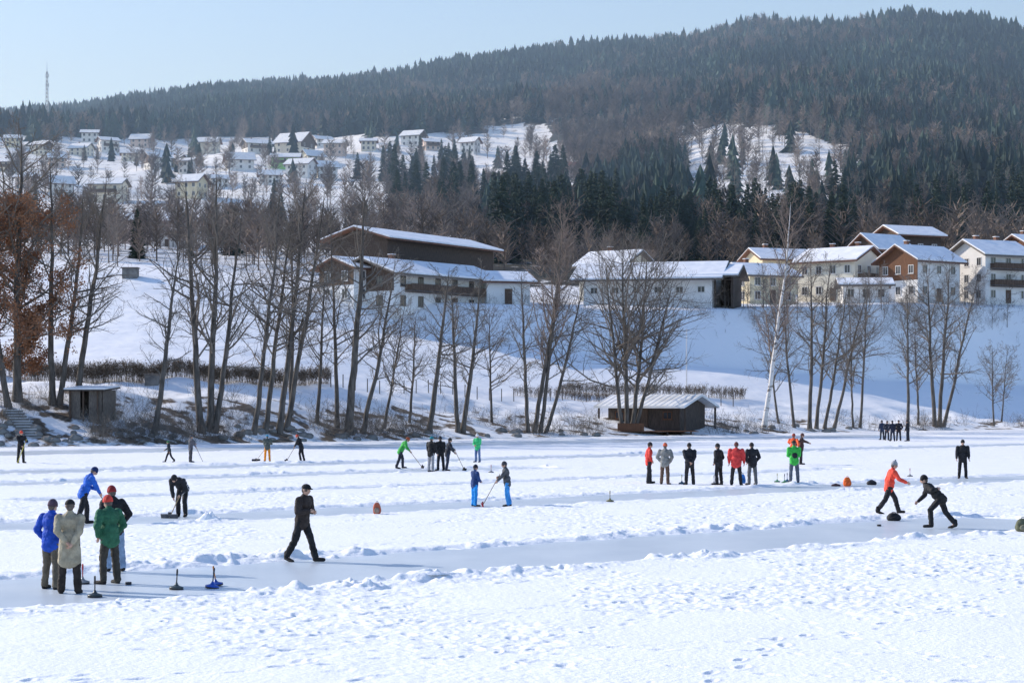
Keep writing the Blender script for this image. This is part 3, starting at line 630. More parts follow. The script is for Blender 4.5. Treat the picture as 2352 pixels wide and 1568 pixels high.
house(1150,262,6,6,3.0,20,20,'wallwhite','rooftile',1,1,1,chim=0,name='shed',lab='small plastered shed with snowy roof',cat='shed')
house(812,250,6,6,4.4,20,50,'wallwhite','rooftile',2,2,2,chim=0,gable='wood',lab='white house wing with brown timber gable')
house(1500,272,9,17.5,4.0,22,-14,'wallwhite','woodgrey',1,6,2,chim=0,name='long_building',lab='long low white building with broad snowy roof',cat='building',door=False,oh=1.7,winh=.9)
def open_shed(px,d,w,dep,h,ang):
    x=(px-CX)/F*d;z=zt(x,d);o=bpy.data.objects.new('open_shed',None);COL.objects.link(o);o.location=(x,d,z);o.rotation_euler=(0,0,R(ang));o["label"]='open timber shelter with dark interior and snowy roof';o["category"]='shed'
    for sx in(-1,0,1):
        mb=MB();mb.box((sx*w/2*.94,-dep/2+.2,h/2-1),(.22,.22,h+2));OB('post',mb.mesh('post',[M['wooddark']]),o)
    mb=MB();mb.box((0,dep/2,h/2-1),(w,.15,h+2));mb.box((w/2,.0,h/2-1),(.12,dep-.16,h+1.9));OB('wall',mb.mesh('wall',[M['wooddark']]),o)
    mb=MB();mb.add(*chevron(w+2,dep/2+1.4,h,h+1.7,.2));r=OB('roof',mb.mesh('roof',[M['woodgrey']]),o)
    mb=MB();mb.add(*chevron(w+1.8,dep/2+1.3,h+.24,h+1.93,.2));OB('snow_cover',mb.mesh('snow_cover',[M['roofsnow']]),r)
open_shed(1652,270,4.8,8.6,3.9,-14)
house(1415,300,8,8,5.6,26,-35,'wallcream','woodgrey',2,3,2,lab='pale house with snowy roof and chimney')
house(1742,300,8,8,4.2,22,25,'wallyellow','woodgrey',2,3,2,lab='yellow house with snow on its roof',fm='frame')
house(1785,330,7,9,5.8,24,20,'wallyellow','rooftile',2,3,2,lab='yellow house behind other houses with snowy roof')
house(1930,307,8.5,10,6.2,24,-40,'wallcream','rooftile',2,4,3,chim=2,gable=None,balc='R',lab='cream house with brown balcony, two chimneys and snowy roof')
house(1985,290,5.5,6.5,2.6,16,-5,'wallwhite','woodgrey',1,3,1,chim=0,name='garage',lab='low white annex with snowy roof',cat='garage',door=False)
house(2112,300,7.8,9,6.2,28,35,'wallwhite','rooftile',2,3,3,gable='woodred',chim=1,lab='white house with reddish timber gable and snowy roof')
house(2085,335,7,8.5,9.2,22,25,'wooddark','rooftile',2,3,2,chim=0,lab='dark timber house with snowy roof standing higher up')
house(2022,325,6.5,7.5,7.4,34,35,'wooddark','rooftile',2,2,2,chim=0,lab='timber house with steep snowy roof')
house(2272,306,8.5,9,7.4,26,28,'wallwhite','woodgrey',3,3,3,chim=2,balc='F',lab='tall white house with dark balconies and snowy roof')
house(2378,330,8.5,9,8.2,26,30,'wallwhite','rooftile',2,3,2,gable='woodred',chim=1,lab='house with brown timber gable and snowy roof')
house(330,480,9,12,6,22,8,'wallpink','rooftile',2,4,2,near=False,lab='pink plastered house with snowy roof below the village')
house(395,470,7,9,4,22,-10,'wallwhite','rooftile',1,3,1,near=False,lab='small white house with snowy roof')
CL=8.2
cab=house(1508,202,5.4,CL,2.3,17,-33,'wooddark','woodgrey',1,3,0,snow=False,chim=0,name='lake_cabin',lab='dark timber lake cabin with pale ribbed roof and porch',cat='cabin',oh=1.1,winh=.8,zbase=.7,fm='woodred')
M['ribroof']=mat('frosted_metal_roof',(.86,.865,.87),(.66,.66,.64),.5,.6,.2,thr=(.38,.55))
for ch in cab.children:
    if ch.name.startswith('roof'):
        ch.data.materials[0]=M['ribroof'];W=5.4;L=CL;tt=math.tan(R(17));E=2.3
        for i in range(16):
            xx=-L/2-1.05+i*(L+2.1)/15
            for g in(-1,1):
                mb=MB();V=np.array([[xx+a,g*yy,zz3] for a in(-.04,.04) for yy,zz3 in((0,E+W/2*tt+.245),(0,E+W/2*tt+.28),(W/2+1.09,E-1.1*tt+.28),(W/2+1.09,E-1.1*tt+.245))])
                mb.add(V,[[0,1,2,3],[4,7,6,5],[1,5,6,2],[0,4,5,1],[3,2,6,7]])
                OB('roof_rib',mb.mesh('roof_rib',[M['roofsnow']]),ch)
for sx,sy in((CL/2+.9,-3.2),(CL/2+.9,3.2),(-1,-3.2),(-CL/2-.8,-3.2)):
    mb=MB();mb.box((0,0,.9),(.16,.16,2.3));OB('porch_post',mb.mesh('porch_post',[M['wooddark']]),cab,(sx,sy,0))
def deck():
    o=bpy.data.objects.new('timber_deck',None);COL.objects.link(o);x=(1500-CX)/F*198;o.location=(x,196.5,0);o["label"]='reddish brown timber deck beside the lake cabin';o["category"]='deck'
    mb=MB()
    for i in range(12):mb.box((0,-1.6+i*.29,.42),(8.5,.29,.06+.004*(i%2)))
    OB('planking',mb.mesh('planking',[M['woodred']]),o)
    for xx in(-3.5,-1.2,1.2,3.5):
        mb=MB();mb.box((xx,-1.5,.15),(.16,.16,.5));OB('support',mb.mesh('support',[M['wooddark']]),o)
    mb=MB();mb.box((-2.4,-1.55,.85),(2.6,.06,.75));OB('railing',mb.mesh('railing',[M['woodred']]),o)
deck()
def bank_shed():
    y=159.5;x=(212-CX)/F*y;z=2.0
    o=bpy.data.objects.new('boat_shed',None);COL.objects.link(o);o.location=(x,y,z);o.rotation_euler=(0,0,R(-12));o.scale=(.78,.78,.68);o["label"]='small weathered timber shed with snow on flat roof in the bank';o["category"]='shed'
    mb=MB();mb.box((0,1.5,1.2),(3.8,.15,4.4));mb.box((-1.85,0,1.2),(.15,2.84,4.38));mb.box((1.85,0,1.2),(.15,2.84,4.38));mb.box((-1.2,-1.45,1.2),(1.1,.12,4.2));mb.box((1.0,-1.45,1.2),(1.4,.12,4.2));OB('wall',mb.mesh('wall',[M['woodgrey']]),o)
    mb=MB();mb.box((0,-.1,3.52),(4.6,3.9,.16),0,rx=.08);r=OB('roof',mb.mesh('roof',[M['wooddark']]),o)
    mb=MB();mb.box((0,-.1,3.70),(4.5,3.8,.18),0,rx=.08);OB('snow_cover',mb.mesh('snow_cover',[M['roofsnow']]),r)
    for xx in(-1.5,-.2,1.2):
        mb=MB();mb.box((xx*1.1,-1.7,1.1),(.14,.14,4.4));OB('post',mb.mesh('post',[M['wood']]),o)
bank_shed()
for px,py,w,h in[(300,632,1.9,1.1),(350,880,1.2,.9)]:
    x,y,z=hit(px,py+6,160,300);o=bpy.data.objects.new('concrete_block',None);COL.objects.link(o);o.location=(x,y,z);o["label"]='small grey concrete box on the snowy slope';o["category"]='concrete box'
    mb=MB();mb.box((0,0,h/2-.3),(w,w*.7,h+.6));OB('body',mb.mesh('body',[M['stone']]),o);mb=MB();mb.box((0,0,h+.08),(w*1.1,w*.8,.14));OB('lid',mb.mesh('lid',[M['woodgrey']]),o)
o=bpy.data.objects.new('stone_steps',None);COL.objects.link(o);x=(108-CX)/F*156;o.location=(x,153.,.0);o.rotation_euler=(0,0,R(20));o["label"]='stone steps leading down the bank to the ice';o["category"]='steps'
for i in range(13):
    mb=MB();mb.box((-.12*i,.36*i,.0+.21*i),(1.5,.38,.4));mb.box((-.12*i,.36*i,.22+.21*i),(1.4,.30,.03),1);OB('step',mb.mesh('step',[M['stone'],M['roofsnow']]),o)
vill=[(207,328,55,5),(188,356,60,-20),(248,350,50,30),(325,338,65,-8),(362,388,70,32),(405,384,45,-30),(478,352,75,-5),(590,350,80,25),(677,352,88,-25),(740,336,60,30),(770,356,62,-10),(550,388,75,15),(657,386,95,0),(718,374,60,35),(692,406,70,-20),(847,345,50,0),(950,334,62,-25),(990,344,45,20),(1080,352,58,-30),(30,338,45,10),(95,356,45,-25),(620,422,70,10),(250,462,100,-8),(140,446,62,24),(60,436,60,-15),(500,430,60,26),(440,455,70,-20),(20,395,60,-10),(750,410,60,18),(300,370,50,10),(430,400,50,-15),(130,385,50,20)]
for i,(px_,py_,wp,an) in enumerate(vill):
    x,y,z=hit(px_,py_,430);L=wp/F*y*(.66+.14*((i*7)%3)/2);W=L*(.68+.1*(i%3));wl=['wallwhite','wallcream','wallwhite','wallpink','wallwhite','wallyellow','wallcream'][i%7]
    if i==12:wl='wallgreen'
    house(0,y,W,L,[5,3.6,5.5,4.3][i%4],[26,32,24,36,28][i%5],an,wl,['rooftile','woodgrey','rooftile'][i%3],2,3,2,near=False,x=x,chim=i%2,gable=['wood',None,None,'wooddark'][i%4],oh=1,lab={'wallwhite':'white village house with snowy roof on the hillside','wallcream':'cream village house with snowy roof on the hillside','wallgreen':'bright green village house with snowy roof on the hillside','wallpink':'pinkish village house with snowy roof on the hillside','wallyellow':'yellow village house with snowy roof on the hillside'}[wl],group='houses of the hillside village',balc='F' if i%5==2 else None,door=False)
x,y,z=hit(1340,400,430);house(0,y,8,19,4,20,0,'wallpink','rooftiler',1,4,1,near=False,x=x,chim=0,snow=False,lab='low orange red building among the trees',cat='building',door=False)
x,y,z=hit(108,300,1500,1895);mb=MB();H=42
o=bpy.data.objects.new('radio_tower',None);COL.objects.link(o);o.location=(x,y,z);o["label"]='thin lattice radio tower on the wooded ridge';o["category"]='radio tower'
P=[]
for g in range(4):
    a=g*math.pi/2+.78;P.append([[1.5*math.cos(a),1.5*math.sin(a),0],[.7*math.cos(a),.7*math.sin(a),H]])
for k in range(14):
    w=1.5-.8*k/14;w2=1.5-.8*(k+1)/14
    for g in range(4):
        a=g*math.pi/2+.78;a2=a+math.pi/2;P.append([[w*math.cos(a),w*math.sin(a),H*k/14],[w2*math.cos(a2),w2*math.sin(a2),H*(k+1)/14]])
M['steel']=mat('galvanised_steel',(.4,.42,.45),None,2,.5)
mb.add(*tubes(np.array(P),np.full((len(P),2),.14),4));OB('mast',mb.mesh('mast',[M['steel']]),o)
for zz in(H-3,H-10):
    for g in range(3):
        mb=MB();mb.box((1.2*math.cos(g*2.1),1.2*math.sin(g*2.1),zz),(.4,.4,2.6));OB('antenna',mb.mesh('antenna',[M['frame']]),o)
mb=MB();mb.add(*tubes(np.array([[[0,0,H-1],[0,0,H+8]]]),np.array([[.2,.1]]),5));OB('spire',mb.mesh('spire',[M['steel']]),o)
x,y,z=hit(1577,905,195,260);mb=MB();mb.add(*tubes(np.array([[[0,0,-.3],[0,0,3.5],[0,0,7.2]]]),np.array([[.07,.06,.045]]),8));addp(mb,ell((0,0,7.25),(.09,.09,.09)))
OB('flagpole',mb.mesh('flagpole',[M['frame']],True),None,(x,y,z),label='plain pale pole standing on the bank',cat='pole')
print('buildings',time.time()-T0)
# ------------------------------------------------------------ near bare trees
def children(P,Rr,n,t0,t1,lf,ang,K,rg,up=.25,lenp=None):
    N,Kp,_=P.shape;L=np.linalg.norm(P[:,-1]-P[:,0],axis=1)
    t=(t0+(t1-t0)*(np.arange(n)[None,:]+rg.random((N,n)))/n)
    ft=t*(Kp-1);i=np.minimum(ft.astype(int),Kp-2);fr=(ft-i)[...,None]
    ar=np.arange(N)[:,None];p0=P[ar,i]*(1-fr)+P[ar,i+1]*fr;r0=(Rr[ar,i]*(1-fr[...,0])+Rr[ar,i+1]*fr[...,0])
    d=P[ar,i+1]-P[ar,i];d/=np.linalg.norm(d,axis=-1,keepdims=True)+1e-9
    rv=rg.normal(size=d.shape);pe=np.cross(d,rv);pe/=np.linalg.norm(pe,axis=-1,keepdims=True)+1e-9
    a=np.radians(ang[0]+(ang[1]-ang[0])*rg.random((N,n)))[...,None]
    dr=d*np.cos(a)+pe*np.sin(a)
    ln=(L[:,None]*lf*(lenp(t) if lenp is not None else (1.1-.6*t))*(.5+.9*rg.random((N,n))))[...,None]
    out=[p0];cur=dr
    for k in range(K-1):
        cur=cur+np.array([0,0,up])/(K-1)*1.0+rg.normal(size=dr.shape)*.14;cur/=np.linalg.norm(cur,axis=-1,keepdims=True)
        out.append(out[-1]+cur*ln/(K-1))
    C=np.stack(out,2).reshape(-1,K,3)
    cr=np.minimum(r0*.6,ln[...,0]*.018+.003).reshape(-1,1)*np.linspace(1,.35,K)[None]
    return C,cr
def bare_tree_mesh(H,lean,rg,mb_t,mb_c,r0=None,nb=30,spread=.25,t0=.3,twr=.008,fine=5,k2=5,ang=(35,75)):
    K=16;t=np.linspace(0,1,K);wx=np.cumsum(rg.normal(size=K))*.06*H/14*.6;wy=np.cumsum(rg.normal(size=K))*.06*H/14*.6
    P=np.stack([lean[0]*t**.9+wx-wx[0],lean[1]*t+wy-wy[0],H*t],-1)[None]
    r0=r0 or H*.0115
    Rr=(r0*(1-t)**.75+.012)[None];Rr[0,0]*=1.35
    mb_t.add(*tubes(P,Rr,9))
    prof=lambda tt:np.clip(1.25-np.abs(tt-.45)*1.25,.22,1.2)
    B,br=children(P,Rr,nb,t0,.985,spread,ang,6,rg,.4,prof)
    C,c_r=children(B,br,k2,.12,1.,.5,(25,65),4,rg,.2)
    D,dr=children(C,c_r,fine,.12,1.,.62,(25,65),3,rg,.1)
    mb_c.add(*tubes(B,np.maximum(br,.014),4));mb_c.add(*tubes(C,np.maximum(c_r,.010),3));mb_c.add(*tubes(D,np.maximum(dr,twr),3))
    return D
TREES=[(120,9,112,360,.27,'a'),(135,9,195,430,.24,'a'),(172,9,240,400,.27,'a'),
(352,2.5,418,545,.24,'a'),(463,3,418,400,.30,'a'),(480,3.5,492,380,.30,'a'),(492,3,556,470,.25,'a'),
(582,2.5,642,430,.22,'a'),(607,3,655,470,.23,'a'),(640,3,705,400,.27,'a'),(655,3.5,745,430,.24,'a'),(668,7,672,520,.18,'a'),
(800,2.5,842,430,.36,'a'),(832,3,905,590,.22,'a'),(728,6,748,600,.17,'a'),(775,5,765,500,.2,'a'),(880,6,930,700,.14,'a'),
(985,2.5,1032,610,.26,'a'),(1052,3,1040,640,.22,'a'),(1062,3,1110,620,.24,'a'),
(1213,3,1196,620,.20,'a'),(1226,3,1296,480,.22,'bt'),(1240,3,1290,560,.20,'a'),(1252,3,1345,620,.18,'a'),
(1432,2.5,1392,590,.20,'w'),(1440,3,1440,550,.23,'w'),(1448,3,1490,570,.22,'w'),(1455,3,1545,640,.20,'w'),
(1755,4,1812,460,.26,'b'),(1825,3,1795,640,.16,'a'),(1860,3,1868,580,.22,'a'),(1875,3,1905,590,.20,'a'),(1893,3,1955,640,.18,'a'),(1915,4,1985,650,.18,'a'),
(1975,4,2003,620,.15,'a'),(1960,4,1950,690,.12,'a'),(2085,4,2078,640,.18,'a'),(2148,3,2128,600,.24,'a'),(2158,3,2180,600,.24,'a'),(2166,3,2240,640,.20,'a'),(2110,5,2100,720,.13,'a'),
(2283,8,2275,790,.11,'a'),(2300,10,2312,800,.09,'a'),(940,8,960,720,.13,'a'),(1130,9,1120,700,.12,'a'),(1790,6,1760,720,.12,'a'),(20,7,-40,420,.25,'a')]
for i,(bp,bd,tp,ty,r0,ty_) in enumerate(TREES):
    rg=np.random.default_rng(100+i);d=bankd(bp)+bd;x=(bp-CX)/F*d;z=zt(x,d)
    H=(HY-ty)*d/F+CH-z;lean=((tp-bp)*d/F,rg.normal()*.8)
    o=bpy.data.objects.new('birch_tree' if ty_=='b' else 'bare_tree',None);COL.objects.link(o);o.location=(x,d,z-.2);o.empty_display_size=1
    wide=ty_=='w';bt=ty_ in('b','bt')
    a=MB();c=MB();bare_tree_mesh(H,lean,rg,a,c,r0,nb=(30 if wide else 26)+int(H*.35)+(16 if bt else 0),spread=.33 if wide else (.17 if H>14 else .25),t0=.28 if not wide else .22,fine=5,k2=6,ang=(22,50) if bt else (28,85))
    OB('trunk',a.mesh('trunk',[M['birch'] if ty_=='b' else M['barkd']],True),o);OB('crown',c.mesh('crown',[M['birchtwig'] if bt else M['twig']]),o)
    o["category"]='tree'
    o["label"]='tall birch with white trunk on the snowy bank' if ty_=='b' else ('leafless broad crowned tree behind the lake cabin' if wide else ('tall slender leafless tree on the snowy bank' if H>9 else 'young leafless tree on the snowy bank'))
    if ty_=='a':o["group"]='leafless trees along the lake bank'
def oak(bp,bd,tp,ty,r0,leaves,sp):
    rg=np.random.default_rng(500+bp);d=bankd(bp)+bd;x=(bp-CX)/F*d;z=zt(x,d);H=(HY-ty)*d/F+CH-z
    o=bpy.data.objects.new('oak_tree',None);COL.objects.link(o);o.location=(x,d,z-.2);o["label"]='big oak keeping withered brown leaves on the bank';o["category"]='tree'
    a=MB();c=MB();D=bare_tree_mesh(H,((tp-bp)*d/F,0),rg,a,c,r0,nb=50,spread=sp,t0=.10,fine=5,k2=6)
    OB('trunk',a.mesh('trunk',[M['barkd']],True),o);OB('crown',c.mesh('crown',[M['twig']]),o)
    q=D[:, -1];q=q[q[:,2]<H*.74];idx=rg.integers(0,len(q),leaves);C=q[idx]+rg.normal(size=(leaves,3))*.25
    keep=fbm(C[:,0]/1.5+50,C[:,2]/1.5+C[:,1]/2+9,2,3)>.34;C=C[keep];n=len(C);A=rg.normal(size=(n,3));B=rg.normal(size=(n,3));A/=np.linalg.norm(A,axis=1,keepdims=True);B=np.cross(A,B);B/=np.linalg.norm(B,axis=1,keepdims=True)
    s=.09;V=np.stack([C-A*s,C+B*s*.7,C+A*s,C-B*s*.7],1).reshape(-1,3);m=MB();m.add(V,np.arange(n*4).reshape(-1,4));OB('foliage',m.mesh('foliage',[M['oakleaf']]),o)
oak(40,9,36,285,.36,34000,.22);oak(-60,9,-70,330,.36,9000,.24)
print('near trees',time.time()-T0)
def twigmass(name,pts,hmin,hmax,r,m,label,kind=None,cat=None,spread=.5,leaf=0,group=None):
    rg=np.random.default_rng(len(pts));pts=np.array(pts);n=len(pts);h=hmin+(hmax-hmin)*rg.random(n)
    d=np.stack([rg.normal(size=n)*spread,rg.normal(size=n)*spread,np.ones(n)],-1);d/=np.linalg.norm(d,axis=1,keepdims=True)
    P=np.stack([pts,pts+d*h[:,None]*.5,pts+d*h[:,None]+rg.normal(size=(n,3))*.12],1);Rr=np.repeat(np.array([[r,r*.8,r*.4]]),n,0)
    B,br=children(P,Rr,5,.3,1.,.5,(25,60),3,rg,.1)
    mb=MB();mb.add(*tubes(P,Rr,3));mb.add(*tubes(B,np.maximum(br,.008),3))
    if leaf:
        q=B.reshape(-1,3);idx=rg.integers(0,len(q),leaf);C=q[idx]+rg.normal(size=(leaf,3))*.06;A=rg.normal(size=(leaf,3));Bv=rg.normal(size=(leaf,3));A/=np.linalg.norm(A,axis=1,keepdims=True);Bv=np.cross(A,Bv);Bv/=np.linalg.norm(Bv,axis=1,keepdims=True);s=.055
        mb.add(np.stack([C-A*s,C+Bv*s,C+A*s,C-Bv*s],1).reshape(-1,3),np.arange(leaf*4).reshape(-1,4))
    return OB(name,mb.mesh(name,[m]),label=label,kind=kind,cat=cat,group=group)
pts=[]
while len(pts)<3300:
    p=random.uniform(-150,2500);b=random.expovariate(1/4.)
    if b>13:continue
    if p>1200 and random.random()<.4:continue
    d=bankd(p)+b+.3;x=(p-CX)/F*d
    if vn(np.array([x/4]),np.array([d/3]),77)[0]<.50 :continue
    if 1390<p<1630 and b<8:continue
    pts.append((x,d,0))
for i in range(2000): # shrubs on the crest by the houses
    p=random.triangular(1640,2420,2000);d=float(np.interp(p,cols,DS[6]))+random.gauss(-1.0,2.6);x=(p-CX)/F*d
    if vn(np.array([x/3]),np.array([d/3]),78)[0]<.42:continue
    pts.append((x,d,0))
for i in range(700):
    p=random.uniform(700,1680);d=float(np.interp(p,cols,DS[6]))+random.gauss(0,1.2);x=(p-CX)/F*d
    if vn(np.array([x/3]),np.array([d/3]),79)[0]<.5:continue
    pts.append((x,d,0))
A=np.array(pts);A[:,2]=terr(A[:,0],A[:,1])-.1
twigmass('undergrowth',A,.4,2.0,.010,M['twig'],'leafless brown scrub and dry stalks on the bank',kind='stuff')
def hedge(p0,p1,st,h,n,leaf,lab,si=4):
    pts=[]
    for i in range(n):
        p=random.uniform(p0,p1);d=np.interp(p,cols,DS[si])+st+random.uniform(-.4,.4);pts.append(((p-CX)/F*d,d,0))
    A=np.array(pts);A[:,2]=terr(A[:,0],A[:,1])-.1
    twigmass('hedge',A,h*.8,h*1.0,.010,M['hedge'],lab,cat='hedge',spread=.12,leaf=leaf,group='clipped hedges along the meadow')
hedge(-60,332,-1,1.8,1200,6000,'clipped brown beech hedge along the snowy meadow')
hedge(332,760,-.5,1.6,1300,6500,'clipped brown beech hedge along the snowy meadow')
hedge(1180,1480,0,1.1,350,1000,'low withered hedge beside the lake path')
hedge(1290,1710,4,1.3,750,3000,'withered hedge behind the lake cabin')
for i in range(34):
    p=760+i*28;d=float(np.interp(p,cols,DS[4]))-2;x=(p-CX)/F*d;z=zt(x,d);mb=MB();mb.box((0,0,.5),(.09,.09,1.5));mb.box((0,0,1.27),(.1,.1,.04))
    OB('fence_post',mb.mesh('fence_post',[M['woodgrey']]),None,(x,d,z),label='weathered wooden fence post in the snow',cat='fence post',group='fence posts above the bank')
for i in range(105):
    p=random.uniform(-60,2000) if i<70 else random.uniform(-60,1000);b=random.uniform(-.3,4.5);d=bankd(p)+b;x=(p-CX)/F*d
    if 1380<p<1640:continue
    s=random.uniform(.2,.6);V,q,t=ell((0,0,0),(s,s*.8,s*.6),seg=10,lat=7);V=V*(1+.5*(vn(V[:,0]*3+i,V[:,1]*3+V[:,2]*2,i)-.5))[:,None]
    mb=MB();addp(mb,(V,q,t));OB('boulder',mb.mesh('boulder',[M['stone']]),None,(x,d,zt(x,d)+.05),label='dark grey boulder at the foot of the bank',cat='boulder',group='boulders along the shoreline')
print('under',time.time()-T0)
# ------------------------------------------------------------ conifers and woods
def spruce(seed,H=18.,Rm=2.9):
    rg=np.random.default_rng(seed);V=[];Fc=[];nw=34
    for w in range(nw):
        t=.04+.95*w/nw;z=H*t;rad=Rm*(1-t)**.8+.15;nb=11 if t<.7 else 8
        for b in range(nb):
            a=rg.random()*6.283;ln=rad*(.5+.65*rg.random());dz=-ln*(.20+.3*(1-t))+.15*ln
            ca,sa=math.cos(a),math.sin(a);w_=.12+.12*ln
            p0=np.array([0,0,z+rg.normal()*.15]);pt=p0+np.array([ca*ln,sa*ln,dz]);pm=p0*.45+pt*.55+np.array([0,0,.12*ln]);sdv=np.array([-sa,ca,0])*w_
            n=len(V);V+=[p0,pm+sdv-[0,0,.22*ln],pt,pm-sdv-[0,0,.22*ln],pm]
            Fc+=[[n,n+1,n+4],[n+1,n+2,n+4],[n+2,n+3,n+4],[n+3,n,n+4]]
            for k in range(3):
                q=p0+(pt-p0)*(.35+.22*k);s_=(-1)**k*w_*2.0;n=len(V);V+=[q,q+np.array([ca*.35*ln,sa*.35*ln,-.05])+np.array([-sa,ca,0])*s_-[0,0,.12],q+np.array([ca*.1,sa*.1,-.42*rg.random()-.18])]
                Fc.append([n,n+1,n+2])
    V=np.array(V);mb=MB();mb.add(V,Fc)
    mb.add(*tubes(np.array([[[0,0,-1],[0,0,H*.5],[0,0,H+.4]]]),np.array([[.22,.14,.03]]),5))
    return mb.mesh('spruce_tree',[M['conifer']])
SP=[spruce(s,18,r) for s,r in((1,2.8),(2,3.6),(3,2.5),(4,3.9),(5,3.2))]
def okh(x,y,m=1.0):
    return all((x-a)**2+(y-b)**2>(r*m)**2 for a,b,r in HOUSES)
ind=[]
def scat(n,p0,p1,py0,py1,hmin,hmax,dmin=335,thr=.22):
    for i in range(n):
        p=random.uniform(p0,p1);q=random.uniform(py0,py1);x,y,z=hit(p,q,dmin)
        if vn(np.array([x/14]),np.array([y/14]),91)[0]<thr:continue
        if okh(x,y,1.0):ind.append((x,y,z,random.uniform(hmin,hmax)))
scat(72,1130,1420,540,605,13,19,thr=.15);scat(92,1400,1930,555,612,9,16);scat(20,1140,1300,450,520,15,20);scat(22,1410,1550,400,440,11,15)
scat(26,880,1115,430,540,12,19);scat(16,800,1100,385,430,10,15);scat(10,400,460,380,410,7,11);scat(10,150,700,330,480,6,10);scat(16,-40,860,480,600,7,12);scat(76,1900,2420,500,600,10,17);scat(6,280,340,345,360,8,12)
ind=ind[:299]
for x,y,z,h in ind:
    s=h/18;OB('spruce_tree',random.choice(SP),None,(x,y,z-.3),random.uniform(0,6.28),label='dark green spruce on the lower hillside',cat='tree',group='spruces on the lower hillside',scale=(s*random.uniform(.95,1.3),s*random.uniform(.95,1.3),s))
def smallbare(seed,H,m):
    rg=np.random.default_rng(seed);a=MB();bare_tree_mesh(H,(rg.normal()*.5,0),rg,a,a,H*.010,nb=24,spread=.24,t0=.2,twr=.018,fine=4,k2=5);return a.mesh('bare_tree',[m])
M['twigmid']=mat('bare_tree_bark',(.28,.24,.205),(.18,.15,.13),.3,.9)
SB=[smallbare(s,12.,M['twigmid']) for s in(31,32,33,34)]
def putbare(x,y,z,h,lab='leafless brown tree behind the houses'):
    s=h/12;OB('bare_tree',random.choice(SB),None,(x,y,z-.2),random.uniform(0,6.28),label=lab,cat='tree',group='leafless trees on the lower hillside',scale=(s*1.1,s*1.1,s))
def scatb(n,p0,p1,py0,py1,hmin,hmax,dmin=310):
    for i in range(n):
        p=random.uniform(p0,p1);q=random.uniform(py0,py1);x,y,z=hit(p,q,dmin)
        if not okh(x,y,.9):continue
        putbare(x,y,z,random.uniform(hmin,hmax))
scatb(52,-60,860,480,612,7,11);scatb(26,1150,1950,580,618,4,8);scatb(34,1850,2420,470,600,8,12);scatb(20,100,1100,350,470,4,7);scatb(44,1540,1950,300,480,8,12);scatb(24,900,1200,480,600,8,12)
for i in range(34):
    p=random.uniform(1660,2400);d=float(np.interp(p,cols,DS[6]))+random.uniform(-4,5);x=(p-CX)/F*d;putbare(x,d,zt(x,d),random.uniform(3,6),'small leafless garden tree beside the houses')
def lowcon(seed):
    rg=np.random.default_rng(seed);V=[];Fc=[];T=7;S=8
    for k in range(T):
        zb=.05+.88*k/T;zt_=min(1.,zb+.26);r=.18*(1-k/T)**.8+.016;n=len(V);V.append((0,0,zt_ if k<T-1 else 1.))
        for s in range(S):
            a=(s+.5*(k%2)+rg.random()*.5)/S*6.283;rr=r*(1.2 if s%2 else .5)*(.7+.6*rg.random());V.append((rr*math.cos(a),rr*math.sin(a),zb-.03*(s%2)))
        for s in range(S):Fc.append([n,n+1+s,n+1+(s+1)%S])
    return np.array(V),np.array(Fc)
def lowbare(seed):
    rg=np.random.default_rng(seed);V=[];Fc=[]
    def bl(p,q,w):
        p=np.array(p);q=np.array(q);s=n3(np.cross(q-p,[rg.normal(),rg.normal(),.01]))*w;k=len(V);V.extend([p-s,p+s,q]);Fc.append([k,k+1,k+2])
    bl((0,0,0),(0,0,1),.012);bl((.004,0,0),(0,0,.95),.012)
    for i in range(62):
        t=.22+.7*rg.random();a=rg.random()*6.283;ln=.28*(1.15-t)+.05;e=.5+.6*rg.random();p=np.array([0,0,t])+rg.normal(size=3)*.02;q=p+np.array([math.cos(a)*ln,math.sin(a)*ln,ln*e*1.3]);bl(p,q,.010)
        m_=(p+q)/2;bl(m_,m_+rg.normal(size=3)*.07+[0,0,.08],.008)
    return np.array(V),np.array(Fc)
rg=np.random.default_rng(99);N=66000
u=rg.uniform(-.30,.31,N);d=np.sqrt(rg.uniform(345**2,1920**2,N));
x=u*d;z=terr(x,d);px,py,px2,py2,v_,a_,b_=regions(x,d,z)
Dr=np.interp(px,cols,DS[11]);keep=(d<Dr+30)
dens=np.where(v_,.045,np.where(a_,.15,np.where(b_,.12,1.)))
dens=np.where((d<520)&~(v_|a_|b_),np.where(px>1120,.28,.30),dens)
keep&=rg.random(N)<dens
for a,b,r in HOUSES: keep&=((x-a)**2+(d-b)**2>(r*1.15)**2)
nz=fbm(x/60,d/60,3,61)
brown=.01+0*x
brown=np.where((px2>880)&(px2<1600)&(py2>200)&(py2<345),.38,brown)
brown=np.where((px2>1240)&(px2<1600)&(py2>225)&(py2<430),.92,brown)
brown=np.where(inpoly(px2,py2,[(1450,90),(1650,50),(2150,60),(2100,150),(1850,150),(1500,160)]),.45,brown)
brown=np.where((px2>1550)&(px2<1960)&(py2>200)&(py2<430),.42,brown)
brown=np.where((px2>1960)&(py2>240)&(py2<620),.36,brown)
brown=np.where((px2<880)&(py2>290)&(py2<400),.3,brown)
brown=np.where(a_|b_|v_,.92,brown)
brown=np.clip(brown+(nz-.5)*1.15,0,1)
brown=np.where((d<460)|((py2>430)&(px2<1120)),1.01,brown)
isb=(rg.random(N)<brown)
